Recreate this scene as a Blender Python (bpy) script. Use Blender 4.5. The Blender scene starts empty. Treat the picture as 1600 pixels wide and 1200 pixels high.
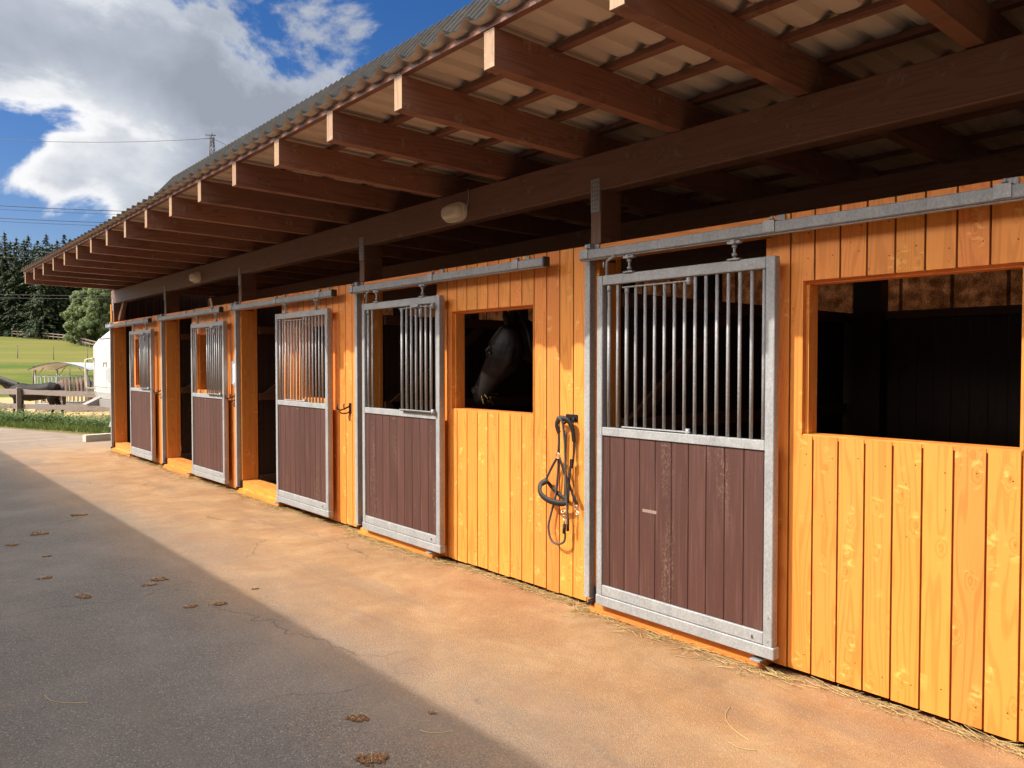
import bpy, bmesh, math, random
from mathutils import Vector, Matrix, noise as mnoise
rnd = random.Random(7)
R = math.radians
scn = bpy.context.scene
C = bpy.context.collection

# ------------------------------------------------------------------ camera
EYE = 1.6; LAT = 3.65                      # wall plane is X = 0, it runs along +Y
cam = bpy.data.cameras.new('camera'); cam_o = bpy.data.objects.new('camera', cam); C.objects.link(cam_o)
cam_o.location = (-LAT, 0, EYE)
cam_o.rotation_euler = (R(90) - math.atan(31/1202), 0, R(-40.6))
cam.sensor_width = 36; cam.lens = 1202/1600*36; cam.clip_start = .05; cam.clip_end = 3000
scn.camera = cam_o

# ------------------------------------------------------------------ light
SUN = Vector((-1, .5, 1.03)).normalized()
sl = bpy.data.lights.new('sun', 'SUN'); sl.energy = 3.2; sl.angle = R(.53); sl.color = (1, .93, .82)
so = bpy.data.objects.new('sun', sl); C.objects.link(so)
so.rotation_euler = SUN.to_track_quat('Z', 'Y').to_euler(); so.location = (-10, 5, 20)
scn.view_settings.view_transform = 'Standard'; scn.view_settings.look = 'None'
scn.cycles.max_bounces = 7; scn.cycles.diffuse_bounces = 5; scn.cycles.glossy_bounces = 2; scn.cycles.transmission_bounces = 2
scn.view_settings.gamma = 1; scn.view_settings.exposure = .72

class NT:
    """small node-tree helper"""
    def __init__(s, nt): s.nt = nt; nt.nodes.clear()
    def n(s, t, **k):
        nd = s.nt.nodes.new(t)
        for a, v in k.items(): setattr(nd, a, v)
        return nd
    def l(s, a, b): s.nt.links.new(a, b)
    def put(s, sock, v):
        if isinstance(v, bpy.types.NodeSocket): s.l(v, sock)
        elif v is not None:
            if isinstance(v, (tuple, list)) and len(v) == 3 and sock.type == 'RGBA': v = (*v, 1)
            sock.default_value = v
    def math(s, op, a, b=None, c=None, clamp=False):
        nd = s.n('ShaderNodeMath', operation=op, use_clamp=clamp)
        for i, v in enumerate((a, b, c)):
            if v is not None: s.put(nd.inputs[i], v)
        return nd.outputs[0]
    def vm(s, op, a, b=None, out=0):
        nd = s.n('ShaderNodeVectorMath', operation=op)
        s.put(nd.inputs[0], a)
        if b is not None: s.put(nd.inputs[3] if op == 'SCALE' else nd.inputs[1], b)
        return nd.outputs[out]
    def sep(s, v):
        nd = s.n('ShaderNodeSeparateXYZ'); s.l(v, nd.inputs[0]); return nd.outputs
    def comb(s, x, y, z):
        nd = s.n('ShaderNodeCombineXYZ')
        for i, v in enumerate((x, y, z)): s.put(nd.inputs[i], v)
        return nd.outputs[0]
    def noise(s, v, scale=1, detail=4, rough=.5, dist=0):
        nd = s.n('ShaderNodeTexNoise'); s.put(nd.inputs['Vector'], v)
        nd.inputs['Scale'].default_value = scale; nd.inputs['Detail'].default_value = detail
        nd.inputs['Roughness'].default_value = rough; nd.inputs['Distortion'].default_value = dist
        return nd.outputs[0]
    def vor(s, v, scale=1, feature='F1', out='Distance', rand=1):
        nd = s.n('ShaderNodeTexVoronoi', feature=feature); s.put(nd.inputs['Vector'], v)
        nd.inputs['Scale'].default_value = scale; nd.inputs['Randomness'].default_value = rand
        return nd.outputs[out]
    def ramp(s, f, stops, interp='LINEAR'):
        nd = s.n('ShaderNodeValToRGB'); cr = nd.color_ramp; cr.interpolation = interp
        while len(cr.elements) < len(stops): cr.elements.new(.5)
        for e, (p, c) in zip(cr.elements, stops):
            e.position = p; e.color = (*c, 1) if not isinstance(c, (int, float)) else (c, c, c, 1)
        s.put(nd.inputs[0], f); return nd.outputs[0]
    def mix(s, f, a, b, mode='MIX'):
        nd = s.n('ShaderNodeMix', data_type='RGBA', blend_type=mode)
        s.put(nd.inputs[0], f); s.put(nd.inputs[6], a); s.put(nd.inputs[7], b); return nd.outputs[2]
    def sm(s, v, a, b):
        nd = s.n('ShaderNodeMapRange', interpolation_type='SMOOTHSTEP')
        s.put(nd.inputs[0], v); nd.inputs[1].default_value = a; nd.inputs[2].default_value = b; return nd.outputs[0]

# ------------------------------------------------------------------ sky
w = bpy.data.worlds.new('World'); scn.world = w; w.use_nodes = True
t = NT(w.node_tree)
sky = t.n('ShaderNodeTexSky', sky_type='NISHITA', sun_disc=False)
sky.sun_elevation = math.asin(SUN.z); sky.sun_rotation = math.atan2(SUN.x, SUN.y)
sky.air_density = 1.1; sky.dust_density = .4; sky.ozone_density = 2.5
tc = t.n('ShaderNodeTexCoord'); D = t.vm('NORMALIZE', tc.outputs['Generated'])
dx, dy, dz = t.sep(D)
warp = t.vm('SCALE', t.vm('SUBTRACT', t.n('ShaderNodeTexNoise').outputs[1], (.5, .5, .5)), .0)
p1 = t.vm('MULTIPLY', D, (1, 1, 1.7))
n1 = t.noise(p1, 4.2, 12, .60, .25)
n2 = t.noise(t.vm('ADD', p1, (3.1, 1.7, .4)), 5.5, 9, .55, .3)
def skydir(x, y):
    th = R(40.6); pit = math.atan(31/1202.); r = (x-800)/1202; u = (600-y)/1202
    f = math.cos(pit)+u*math.sin(pit); z = u*math.cos(pit)-math.sin(pit)
    return Vector((r*math.cos(th)+f*math.sin(th), f*math.cos(th)-r*math.sin(th), z)).normalized()
def blob(x, y, rad, soft=.6):
    d = t.vm('DOT_PRODUCT', D, tuple(skydir(x, y)), out=1)
    return t.sm(d, math.cos(rad*(1+soft)), math.cos(rad*(1-soft)))
bias = None
for (x, y, rad, wt) in [(690, -10, .075, -.42), (55, 240, .070, -.60), (205, 385, .06, -.5), (-60, 250, .06, -.3), (145, 312, .060, .62), (100, 378, .05, -.5), (45, 335, .05, .55),
                        (330, 90, .26, .22), (100, 70, .16, .2), (240, 230, .07, .12), (740, 18, .02, .3), (250, 400, .06, -.2), (80, 385, .05, -.3), (-150, 380, .12, -.2)]:
    b = t.math('MULTIPLY', blob(x, y, rad), wt)
    bias = b if bias is None else t.math('ADD', bias, b)
dens = t.math('ADD', t.math('ADD', .5, t.math('MULTIPLY', t.math('SUBTRACT', n1, .5), 1.9)), t.math('MULTIPLY', bias, .62))
mask = t.sm(dens, .44, .60)
# cloud tone: soft grey bases, white tops
core = t.sm(dens, .55, .80)
n3 = t.noise(t.vm('ADD', p1, (0, 0, 5)), 4.5, 9, .58, .3)
tone = t.math('ADD', t.math('MULTIPLY', core, -.30), t.math('ADD', t.math('MULTIPLY', t.math('SUBTRACT', n3, .5), 1.25), t.math('MULTIPLY', t.math('SUBTRACT', n2, .5), .45)))
tone = t.math('ADD', tone, t.math('MULTIPLY', blob(60, 60, .14), .28))
tone = t.math('ADD', tone, t.math('MULTIPLY', blob(150, 290, .09), .42))
tone = t.math('ADD', tone, t.math('MULTIPLY', blob(330, 150, .16), -.16))
ccol = t.ramp(t.math('ADD', tone, .55), [(.15, (.24, .265, .32)), (.42, (.33, .36, .42)), (.62, (.42, .45, .50)), (.85, (.62, .63, .65)), (1, (.70, .70, .71))])
bgs = t.n('ShaderNodeBackground'); t.l(sky.outputs[0], bgs.inputs[0]); bgs.inputs[1].default_value = .062
hs = t.n('ShaderNodeHueSaturation'); hs.inputs['Saturation'].default_value = 1.35; t.l(t.mix(1.0, sky.outputs[0], (1.0, .93, 1.06), 'MULTIPLY'), hs.inputs['Color']); t.l(hs.outputs[0], bgs.inputs[0])
bgc = t.n('ShaderNodeBackground'); t.l(ccol, bgc.inputs[0]); 
# added fill light: unseen clouds near the sun and overhead are brightened
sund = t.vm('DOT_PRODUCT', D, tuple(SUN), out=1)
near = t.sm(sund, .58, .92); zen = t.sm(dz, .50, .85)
sky_fill = t.math('MAXIMUM', t.math('MULTIPLY', near, 6.6), t.math('MULTIPLY', zen, .55))
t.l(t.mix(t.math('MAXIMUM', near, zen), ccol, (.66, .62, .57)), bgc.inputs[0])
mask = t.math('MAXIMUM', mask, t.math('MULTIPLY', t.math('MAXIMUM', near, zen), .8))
t.l(t.math('ADD', .84, sky_fill), bgc.inputs[1])
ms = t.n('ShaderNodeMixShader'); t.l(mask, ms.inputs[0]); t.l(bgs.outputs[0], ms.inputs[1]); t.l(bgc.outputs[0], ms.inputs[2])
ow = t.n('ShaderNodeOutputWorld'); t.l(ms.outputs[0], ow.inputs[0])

# ------------------------------------------------------------------ materials
def mat(name, rough=.6, metal=0, spec=.5):
    m = bpy.data.materials.new(name); m.use_nodes = True; t = NT(m.node_tree)
    b = t.n('ShaderNodeBsdfPrincipled'); o = t.n('ShaderNodeOutputMaterial'); t.l(b.outputs[0], o.inputs[0])
    b.inputs['Roughness'].default_value = rough; b.inputs['Metallic'].default_value = metal
    b.inputs['Specular IOR Level'].default_value = spec
    t.b = b; t.out = o; t.obj = t.n('ShaderNodeTexCoord').outputs['Object']; t.m = m
    t.rand = t.n('ShaderNodeObjectInfo').outputs['Random']
    return t
def bump(t, h, strength=.3, dist=.01):
    b = t.n('ShaderNodeBump'); t.l(h, b.inputs['Height']); b.inputs['Strength'].default_value = strength
    b.inputs['Distance'].default_value = dist; t.l(b.outputs[0], t.b.inputs['Normal'])

def wood(name, light, dark, knot, axis='Z', across='Y', pitch=None, offset=0, rough=.5, amount=1, var=.14, bmp=.25, spec=.35, grey=0):
    """axis = grain direction, across = direction over the board width"""
    t = mat(name, rough, 0, spec)
    s = dict(zip('XYZ', t.sep(t.obj)))
    g, c = s[axis], s[across]; o = s[[k for k in 'XYZ' if k not in (axis, across)][0]]
    if pitch:
        bid = t.math('FLOOR', t.math('DIVIDE', t.math('SUBTRACT', c, offset), pitch))
    else: bid = 0.0
    seed = t.math('ADD', bid, t.math('MULTIPLY', t.rand, 53.0))
    wn = t.n('ShaderNodeTexWhiteNoise', noise_dimensions='1D'); t.put(wn.inputs['W'], seed)
    r1 = wn.outputs['Value']; rc = t.sep(wn.outputs['Color'])
    gg = t.math('ADD', g, t.math('MULTIPLY', rc[0], 37.0)); cc = t.math('ADD', c, t.math('MULTIPLY', rc[1], 3.0))
    # knots
    kv = t.comb(t.math('MULTIPLY', cc, 13.0), t.math('MULTIPLY', gg, 6.5), t.math('MULTIPLY', o, 4))
    kd = t.vor(kv, 1.0)
    kc = t.sep(t.vor(kv, 1.0, out='Color'))
    kr = t.sm(kc[0], .52, .56)                              # only some cells carry a knot
    halo = t.math('MULTIPLY', t.math('SUBTRACT', 1.0, t.sm(kd, .04, .45)), kr)
    kv2 = t.comb(t.math('MULTIPLY', cc, 26.0), t.math('MULTIPLY', gg, 15.0), t.math('MULTIPLY', o, 4))
    kd2 = t.vor(kv2, 1.0); kc2 = t.sep(t.vor(kv2, 1.0, out='Color'))
    dots = t.math('MULTIPLY', t.math('SUBTRACT', 1.0, t.sm(kd2, .05, .11)), t.sm(kc2[0], .80, .82))
    # grain phase: slow wander along the board, bent round knots
    wander = t.noise(t.comb(t.math('MULTIPLY', cc, 5.0), t.math('MULTIPLY', gg, .42), o), 1.3, 2, .45)
    ph = t.math('ADD', t.math('MULTIPLY', cc, 34.0), t.math('MULTIPLY', wander, 17.0))
    ph = t.math('ADD', ph, t.math('MULTIPLY', halo, 3.0))
    wv = t.math('SINE', t.math('MULTIPLY', ph, 4.6))
    ring = t.sm(wv, .1, 1.0)
    fine = t.noise(t.comb(t.math('MULTIPLY', cc, 220.0), t.math('MULTIPLY', gg, 5.0), t.math('MULTIPLY', o, 220.0)), 1, 3, .6)
    f = t.math('ADD', t.math('MULTIPLY', ring, .42*amount), t.math('MULTIPLY', t.math('SUBTRACT', fine, .45), .7*amount))
    big = t.noise(t.comb(t.math('MULTIPLY', cc, 6.0), t.math('MULTIPLY', gg, 1.5), o), 1, 3, .5)
    f = t.math('ADD', f, t.math('MULTIPLY', t.math('SUBTRACT', big, .5), .7*amount), clamp=True)
    col = t.mix(f, light, dark)
    # pale compression streaks fanning out beside knots (as in spruce under glaze)
    np_ = t.noise(t.comb(t.math('MULTIPLY', cc, 11.0), t.math('MULTIPLY', gg, 21.0), o), 1, 3, .5, 1.2)
    pale = t.math('MULTIPLY', t.sm(np_, .52, .66), t.math('MULTIPLY', t.math('SUBTRACT', 1.0, t.sm(kd, .25, .62)), kr))
    col = t.mix(t.math('MULTIPLY', pale, .62*amount), col, (min(1, light[0]*1.15), min(1, light[1]*1.75+.01), light[2]*2.2+.01))
    kring = t.math('MULTIPLY', t.math('SUBTRACT', t.sm(kd, .03, .07), t.sm(kd, .09, .14)), kr)
    col = t.mix(t.math('MULTIPLY', kring, .5), col, dark)
    col = t.mix(t.math('MULTIPLY', t.math('SUBTRACT', 1.0, t.sm(kd, .02, .055)), t.math('MULTIPLY', kr, .8)), col, knot)
    col = t.mix(t.math('MULTIPLY', dots, .75), col, knot)
    if pitch:                                             # dark line painted into the groove to deepen its shade
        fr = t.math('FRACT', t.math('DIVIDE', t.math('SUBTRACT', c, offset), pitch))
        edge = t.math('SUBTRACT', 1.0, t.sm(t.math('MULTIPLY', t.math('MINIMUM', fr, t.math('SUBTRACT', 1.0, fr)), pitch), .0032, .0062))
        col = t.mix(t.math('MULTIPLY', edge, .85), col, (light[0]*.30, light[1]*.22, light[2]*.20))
    hv = t.n('ShaderNodeHueSaturation'); t.l(col, hv.inputs['Color'])
    t.put(hv.inputs['Hue'], t.math('ADD', .5, t.math('MULTIPLY', t.math('SUBTRACT', rc[2], .5), .010)))
    t.put(hv.inputs['Value'], t.math('ADD', 1.0, t.math('MULTIPLY', t.math('SUBTRACT', r1, .5), var)))
    t.l(hv.outputs[0], t.b.inputs['Base Color'])
    bump(t, t.math('ADD', t.math('MULTIPLY', f, .5), t.math('ADD', t.math('MULTIPLY', halo, .5), t.math('MULTIPLY', pale, .4))), bmp, .004)
    return t.m

ORANGE = ((.79, .280, .054), (.53, .160, .026), (.14, .045, .012))
BROWN = ((.225, .105, .066), (.105, .045, .030), (.04, .016, .011))
M = {}
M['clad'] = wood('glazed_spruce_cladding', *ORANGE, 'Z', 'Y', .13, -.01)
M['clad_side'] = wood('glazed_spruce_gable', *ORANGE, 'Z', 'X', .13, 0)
M['trimY'] = wood('glazed_spruce_rail', *ORANGE, 'Y', 'Z', None)
M['trimZ'] = wood('glazed_spruce_jamb', (.70, .27, .055), (.52, .175, .030), (.15, .05, .01), 'Z', 'X', None)
M['postZ'] = wood('brown_post_wood', (.17, .080, .050), (.10, .045, .030), (.03, .012, .008), 'Z', 'Y', None)
M['beamY'] = wood('brown_beam_wood', (.185, .095, .060), (.115, .055, .035), (.035, .015, .01), 'Y', 'Z', None, amount=.9)
M['raftX'] = wood('brown_rafter_wood', *BROWN, 'X', 'Z', None, amount=1.0, var=.35)
M['battY'] = wood('brown_batten_wood', *BROWN, 'Y', 'X', None)
M['endgrain'] = wood('rafter_end_grain', (.34, .20, .105), (.20, .105, .05), (.12, .06, .03), 'Z', 'Y', None)
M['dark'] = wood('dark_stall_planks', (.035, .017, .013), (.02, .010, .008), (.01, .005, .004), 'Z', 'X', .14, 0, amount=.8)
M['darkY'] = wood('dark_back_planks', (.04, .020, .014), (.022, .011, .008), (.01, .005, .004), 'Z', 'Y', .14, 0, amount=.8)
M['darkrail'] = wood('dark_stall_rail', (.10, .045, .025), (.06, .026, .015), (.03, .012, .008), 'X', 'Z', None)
M['oldwood'] = wood('weathered_fence_wood', (.23, .175, .145), (.13, .095, .08), (.06, .04, .03), 'Y', 'Z', None, rough=.85)
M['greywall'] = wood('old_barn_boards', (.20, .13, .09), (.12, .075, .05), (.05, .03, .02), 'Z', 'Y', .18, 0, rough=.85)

def galv(name='galvanised_steel', k=1.0):
    k *= .74; t = mat(name, .5, .15, .4)
    v = t.vor(t.vm('MULTIPLY', t.obj, (1, 1, .6)), 150, out='Color'); r = t.sep(v)
    n = t.noise(t.vm('MULTIPLY', t.obj, (1, 1, .35)), 9, 5, .65)
    f = t.math('ADD', t.math('MULTIPLY', r[0], .28), t.math('MULTIPLY', n, .72))
    t.l(t.ramp(f, [(.2, (.32*k, .33*k, .34*k)), (.5, (.44*k, .45*k, .455*k)), (.8, (.60*k, .605*k, .61*k))]), t.b.inputs['Base Color'])
    t.put(t.b.inputs['Roughness'], t.math('ADD', .46, t.math('MULTIPLY', r[1], .2)))
    bump(t, r[2], .06, .001); return t.m
M['galv'] = galv(); M['galv_dull'] = galv('dull_zinc_rail', .82)

def plain(name, col, rough=.6, metal=0, var=.25, scale=20, spec=.5, bmp=0):
    t = mat(name, rough, metal, spec)
    n = t.noise(t.obj, scale, 5, .6)
    t.l(t.mix(n, tuple(c*(1-var) for c in col), tuple(min(1, c*(1+var)) for c in col)), t.b.inputs['Base Color'])
    if bmp: bump(t, n, bmp, .01)
    return t.m
M['leather'] = plain('dark_oiled_leather', (.012, .008, .007), .6, var=.5, scale=60, bmp=.3)
M['rope'] = plain('grey_rope', (.085, .075, .065), .95, var=.4, scale=200, bmp=.6)
M['brass'] = plain('worn_steel_clip', (.55, .48, .36), .35, .8)
M['iron'] = plain('black_iron', (.02, .018, .018), .5, .5)
M['black'] = plain('black_plastic', (.02, .02, .02), .5)
M['lamp'] = plain('cream_lamp_plastic', (.62, .55, .42), .35, var=.1, scale=8)
M['cable'] = plain('grey_cable', (.30, .27, .24), .6)
M['white'] = plain('white_trailer_shell', (.52, .51, .49), .35, var=.05, scale=3)
M['cream'] = plain('cream_painted_tube', (.66, .62, .48), .4, var=.1)
M['rubber'] = plain('tyre_rubber', (.03, .03, .03), .8)
M['rim'] = plain('beige_wheel_rim', (.55, .47, .34), .5)
M['concrete'] = plain('pale_concrete', (.50, .46, .38), .85, var=.2, scale=9, bmp=.3)
M['greytin'] = plain('weathered_grey_tin', (.24, .22, .21), .6, .2)
M['emblem'] = plain('grey_emblem_print', (.30, .32, .32), .6)
M['paper'] = plain('white_paper', (.82, .82, .84), .7, var=.03)
M['tape'] = plain('grey_tape', (.30, .30, .31), .4)
M['ink'] = plain('faint_grey_ink', (.45, .45, .48), .7)
M['feed_roof'] = plain('pale_zinc_sheet', (.55, .60, .66), .35, .3, var=.1, scale=4)
M['feed_green'] = plain('green_painted_bar', (.03, .20, .11), .5)
M['sheet_under'] = plain('sheet_underside_beige', (.58, .50, .41), .8, var=.12, scale=3)
M['chalk'] = plain('pale_maker_mark', (.27, .19, .16), .8)
def roofmat():
    t = mat('weathered_corrugated_sheet', .9, 0, .1)
    n = t.noise(t.obj, 3, 7, .6); n2 = t.noise(t.obj, 40, 3, .6)
    f = t.math('ADD', t.math('MULTIPLY', n, .6), t.math('MULTIPLY', n2, .4))
    t.l(t.ramp(f, [(.3, (.022, .021, .020)), (.55, (.040, .037, .034)), (.75, (.070, .064, .057))]), t.b.inputs['Base Color'])
    bump(t, n2, .3, .004); return t.m
M['roof'] = roofmat()
def panelmat():
    t = mat('maroon_plastic_planks', .55, 0, .4)
    s = t.sep(t.obj)
    idx = t.math('FLOOR', t.math('DIVIDE', t.math('SUBTRACT', s[1], .015), .118))
    wn = t.n('ShaderNodeTexWhiteNoise', noise_dimensions='2D'); t.l(t.comb(idx, t.math('MULTIPLY', t.rand, 9.0), 0), wn.inputs['Vector'])
    c = t.mix(wn.outputs[0], (.066, .026, .020), (.088, .036, .028))
    stre = t.noise(t.comb(t.math('ADD', t.math('MULTIPLY', s[1], 60.0), t.math('MULTIPLY', t.rand, 40.0)), s[0], t.math('MULTIPLY', s[2], 2.0)), 1, 4, .6)
    c = t.mix(t.math('MULTIPLY', t.sm(stre, .48, .72), .35), c, (.19, .10, .085))
    # pale scuffs and pecks where horses rub
    big = t.noise(t.comb(t.math('ADD', t.math('MULTIPLY', s[1], 5.5), t.math('MULTIPLY', t.rand, 40.0)), 0, t.math('MULTIPLY', s[2], 1.1)), 1, 2, .5)
    pk = t.noise(t.comb(t.math('MULTIPLY', s[1], 120.0), t.rand, t.math('MULTIPLY', s[2], 55.0)), 1, 4, .7)
    sc = t.math('MULTIPLY', t.sm(big, .56, .70), t.sm(pk, .52, .62))
    c = t.mix(t.math('MULTIPLY', sc, .34), c, (.40, .29, .21))
    sc2 = t.sm(t.noise(t.obj, 210, 2, .5), .70, .76)
    c = t.mix(t.math('MULTIPLY', sc2, .4), c, (.40, .30, .25))
    t.l(c, t.b.inputs['Base Color']); bump(t, stre, .15, .002); return t.m
M['panel'] = panelmat()
def netmat():
    t = mat('tan_windbreak_net', .9)
    n = t.noise(t.vm('MULTIPLY', t.obj, (1, 1, 1)), 9, 6, .65); fine = t.noise(t.obj, 90, 2, .5)
    s = t.sep(t.obj)
    seam = t.math('LESS_THAN', t.math('FRACT', t.math('DIVIDE', s[1], .42)), .07)
    col = t.mix(t.sm(t.math('ADD', t.math('MULTIPLY', n, .6), t.math('MULTIPLY', fine, .4)), .38, .68), (.32, .20, .12), (.92, .70, .50))
    col = t.mix(t.math('MULTIPLY', seam, .7), col, (.06, .035, .02))
    t.l(col, t.b.inputs['Base Color'])
    tr = t.n('ShaderNodeBsdfTranslucent'); t.l(col, tr.inputs[0]); mx = t.n('ShaderNodeMixShader'); mx.inputs[0].default_value = .7
    t.l(t.b.outputs[0], mx.inputs[1]); t.l(tr.outputs[0], mx.inputs[2]); t.l(mx.outputs[0], t.out.inputs[0]); return t.m
M['net'] = netmat()
def coat(name, base, hi, rough=.5):
    t = mat(name, rough, 0, .14)
    n = t.noise(t.obj, 5, 4, .6); h = t.noise(t.vm('MULTIPLY', t.obj, (30, 30, 90)), 3, 3, .6)
    t.l(t.mix(t.sm(t.math('ADD', t.math('MULTIPLY', n, .6), t.math('MULTIPLY', h, .4)), .4, .7), base, hi), t.b.inputs['Base Color'])
    bump(t, h, .15, .004); return t.m
M['black_coat'] = coat('black_horse_coat', (.007, .005, .005), (.020, .014, .012), .6)
M['muzzle_coat'] = coat('dark_horse_coat', (.008, .006, .0055), (.030, .022, .020), .48)
M['bay_coat'] = coat('brown_horse_coat', (.10, .035, .015), (.17, .06, .028))
M['mane'] = plain('dark_mane', (.010, .008, .008), .6, var=.5, scale=60)
M['hoof'] = plain('dark_hoof', (.05, .04, .035), .7)
M['eye'] = plain('dark_eye', (.01, .008, .006), .08)
M['nostril'] = plain('nostril_skin', (.006, .004, .004), .7)

def leafmat(name, a, b, c, tr=.25):
    t = mat(name, .65, 0, .3)
    g = t.n('ShaderNodeNewGeometry'); n = t.noise(t.obj, .8, 3, .6)
    f = t.math('ADD', t.math('MULTIPLY', g.outputs['Random Per Island'], .6), t.math('MULTIPLY', n, .45))
    col = t.ramp(f, [(.1, a), (.5, b), (.95, c)]); t.l(col, t.b.inputs['Base Color'])
    trn = t.n('ShaderNodeBsdfTranslucent'); t.l(col, trn.inputs[0]); mx = t.n('ShaderNodeMixShader'); mx.inputs[0].default_value = tr
    t.l(t.b.outputs[0], mx.inputs[1]); t.l(trn.outputs[0], mx.inputs[2]); t.l(mx.outputs[0], t.out.inputs[0]); return t.m
M['needles'] = leafmat('spruce_needles', (.016, .030, .012), (.030, .050, .020), (.070, .090, .032), .12)
M['leaves'] = leafmat('broad_leaves', (.12, .165, .07), (.20, .255, .115), (.31, .36, .18), .5)
M['weed'] = leafmat('weed_leaves', (.04, .08, .02), (.09, .15, .04), (.20, .26, .10), .3)
M['grass'] = leafmat('verge_grass', (.05, .085, .018), (.10, .145, .03), (.20, .23, .07), .3)
M['straw'] = leafmat('dry_straw', (.28, .20, .08), (.48, .36, .16), (.66, .54, .28), .15)
M['bark'] = plain('tree_bark', (.09, .065, .05), .9, var=.4, scale=6)

def yardmat():
    t = mat('dusty_asphalt', .88, 0, .25)
    s = t.sep(t.obj); x, y = s[0], s[1]
    ag = t.vor(t.obj, 210, out='Color'); a = t.sep(ag)
    base = t.mix(a[0], (.074, .069, .068), (.136, .127, .123))
    base = t.mix(t.math('MULTIPLY', t.sm(a[1], .93, .97), .5), base, (.36, .34, .32))
    base = t.mix(t.math('MULTIPLY', t.sm(a[2], .90, .96), .7), base, (.045, .042, .042))
    base = t.mix(t.math('MULTIPLY', t.sm(t.noise(t.obj, .9, 5, .6), .40, .70), .35), base, (.225, .20, .19))
    # ochre dust trodden out of the stalls
    n = t.noise(t.vm('MULTIPLY', t.obj, (1, .55, 1)), 1.1, 7, .62, .4); nf = t.noise(t.obj, 7, 6, .7)
    d = t.math('ADD', x, t.math('MULTIPLY', t.math('SUBTRACT', n, .5), 1.3))
    dust = t.math('MULTIPLY', t.sm(d, -2.6, -.5), t.math('ADD', .70, t.math('MULTIPLY', nf, .40)))
    dust = t.math('MULTIPLY', dust, t.math('SUBTRACT', 1.0, t.math('MULTIPLY', t.sm(y, 16, 19), .55)), clamp=True)
    dust = t.math('MULTIPLY', dust, t.sm(t.math('ADD', dust, t.math('MULTIPLY', t.math('SUBTRACT', a[0], .5), .9)), .05, .55), clamp=True)
    n4 = t.noise(t.obj, 2.0, 9, .68, .5)
    dcol = t.ramp(n4, [(.32, (.285, .140, .055)), (.5, (.35, .195, .085)), (.68, (.44, .275, .135))])
    grit = t.noise(t.obj, 260, 2, .6)
    dcol = t.mix(t.math('MULTIPLY', t.sm(grit, .48, .70), .55), dcol, (.20, .105, .055))
    dcol = t.mix(t.math('MULTIPLY', t.sm(a[1], .82, .95), .28), dcol, (.60, .46, .32))
    col = t.mix(dust, t.mix(t.math('MULTIPLY', t.sm(x, -2.3, -1.2), .5), base, (.235, .175, .125)), dcol)
    # sandy wheel tracks across the far end of the yard
    tr = t.noise(t.vm('MULTIPLY', t.obj, (.18, 1.4, 1)), 1.6, 5, .6)
    far = t.math('MULTIPLY', t.math('MULTIPLY', t.sm(y, 14.5, 17), t.sm(tr, .50, .60)), .75)
    col = t.mix(far, col, (.33, .235, .15))
    col = t.mix(t.math('MULTIPLY', t.sm(y, 14, 18), .45), col, (.22, .19, .17))
    # small damp dung smears
    sp = t.noise(t.obj, 3.0, 6, .7); col = t.mix(t.math('MULTIPLY', t.sm(sp, .66, .72), .55), col, (.13, .065, .035))
    st = t.noise(t.vm('ADD', t.obj, (5, 2, 0)), 1.5, 7, .7); col = t.mix(t.math('MULTIPLY', t.sm(st, .60, .72), .4), col, (.30, .21, .15))
    t.l(col, t.b.inputs['Base Color'])
    # hair cracks and scuffed darker lanes in the asphalt
    wp = t.vm('ADD', t.obj, t.vm('SCALE', t.comb(t.noise(t.obj, 1.7, 4, .6), t.noise(t.vm('ADD', t.obj, (9, 3, 1)), 1.7, 4, .6), 0), .55))
    ck = t.vor(wp, .42, feature='DISTANCE_TO_EDGE')
    ckm = t.math('MULTIPLY', t.math('SUBTRACT', 1.0, t.sm(ck, .0, .0045)), t.sm(t.noise(t.obj, .6, 3, .5), .47, .56))
    col = t.mix(t.math('MULTIPLY', ckm, .5), col, (.05, .038, .03))
    lane = t.noise(t.comb(t.math('MULTIPLY', x, 2.6), t.math('MULTIPLY', y, .35), 0), 1, 6, .65)
    col = t.mix(t.math('MULTIPLY', t.sm(lane, .50, .66), .30), col, (.13, .105, .09))
    t.l(col, t.b.inputs['Base Color'])
    h = t.math('ADD', t.math('MULTIPLY', t.vor(t.obj, 210), 1.0), t.math('MULTIPLY', t.noise(t.obj, 60, 3, .6), .6))
    bump(t, h, .55, .006); return t.m
M['yard'] = yardmat()
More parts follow.
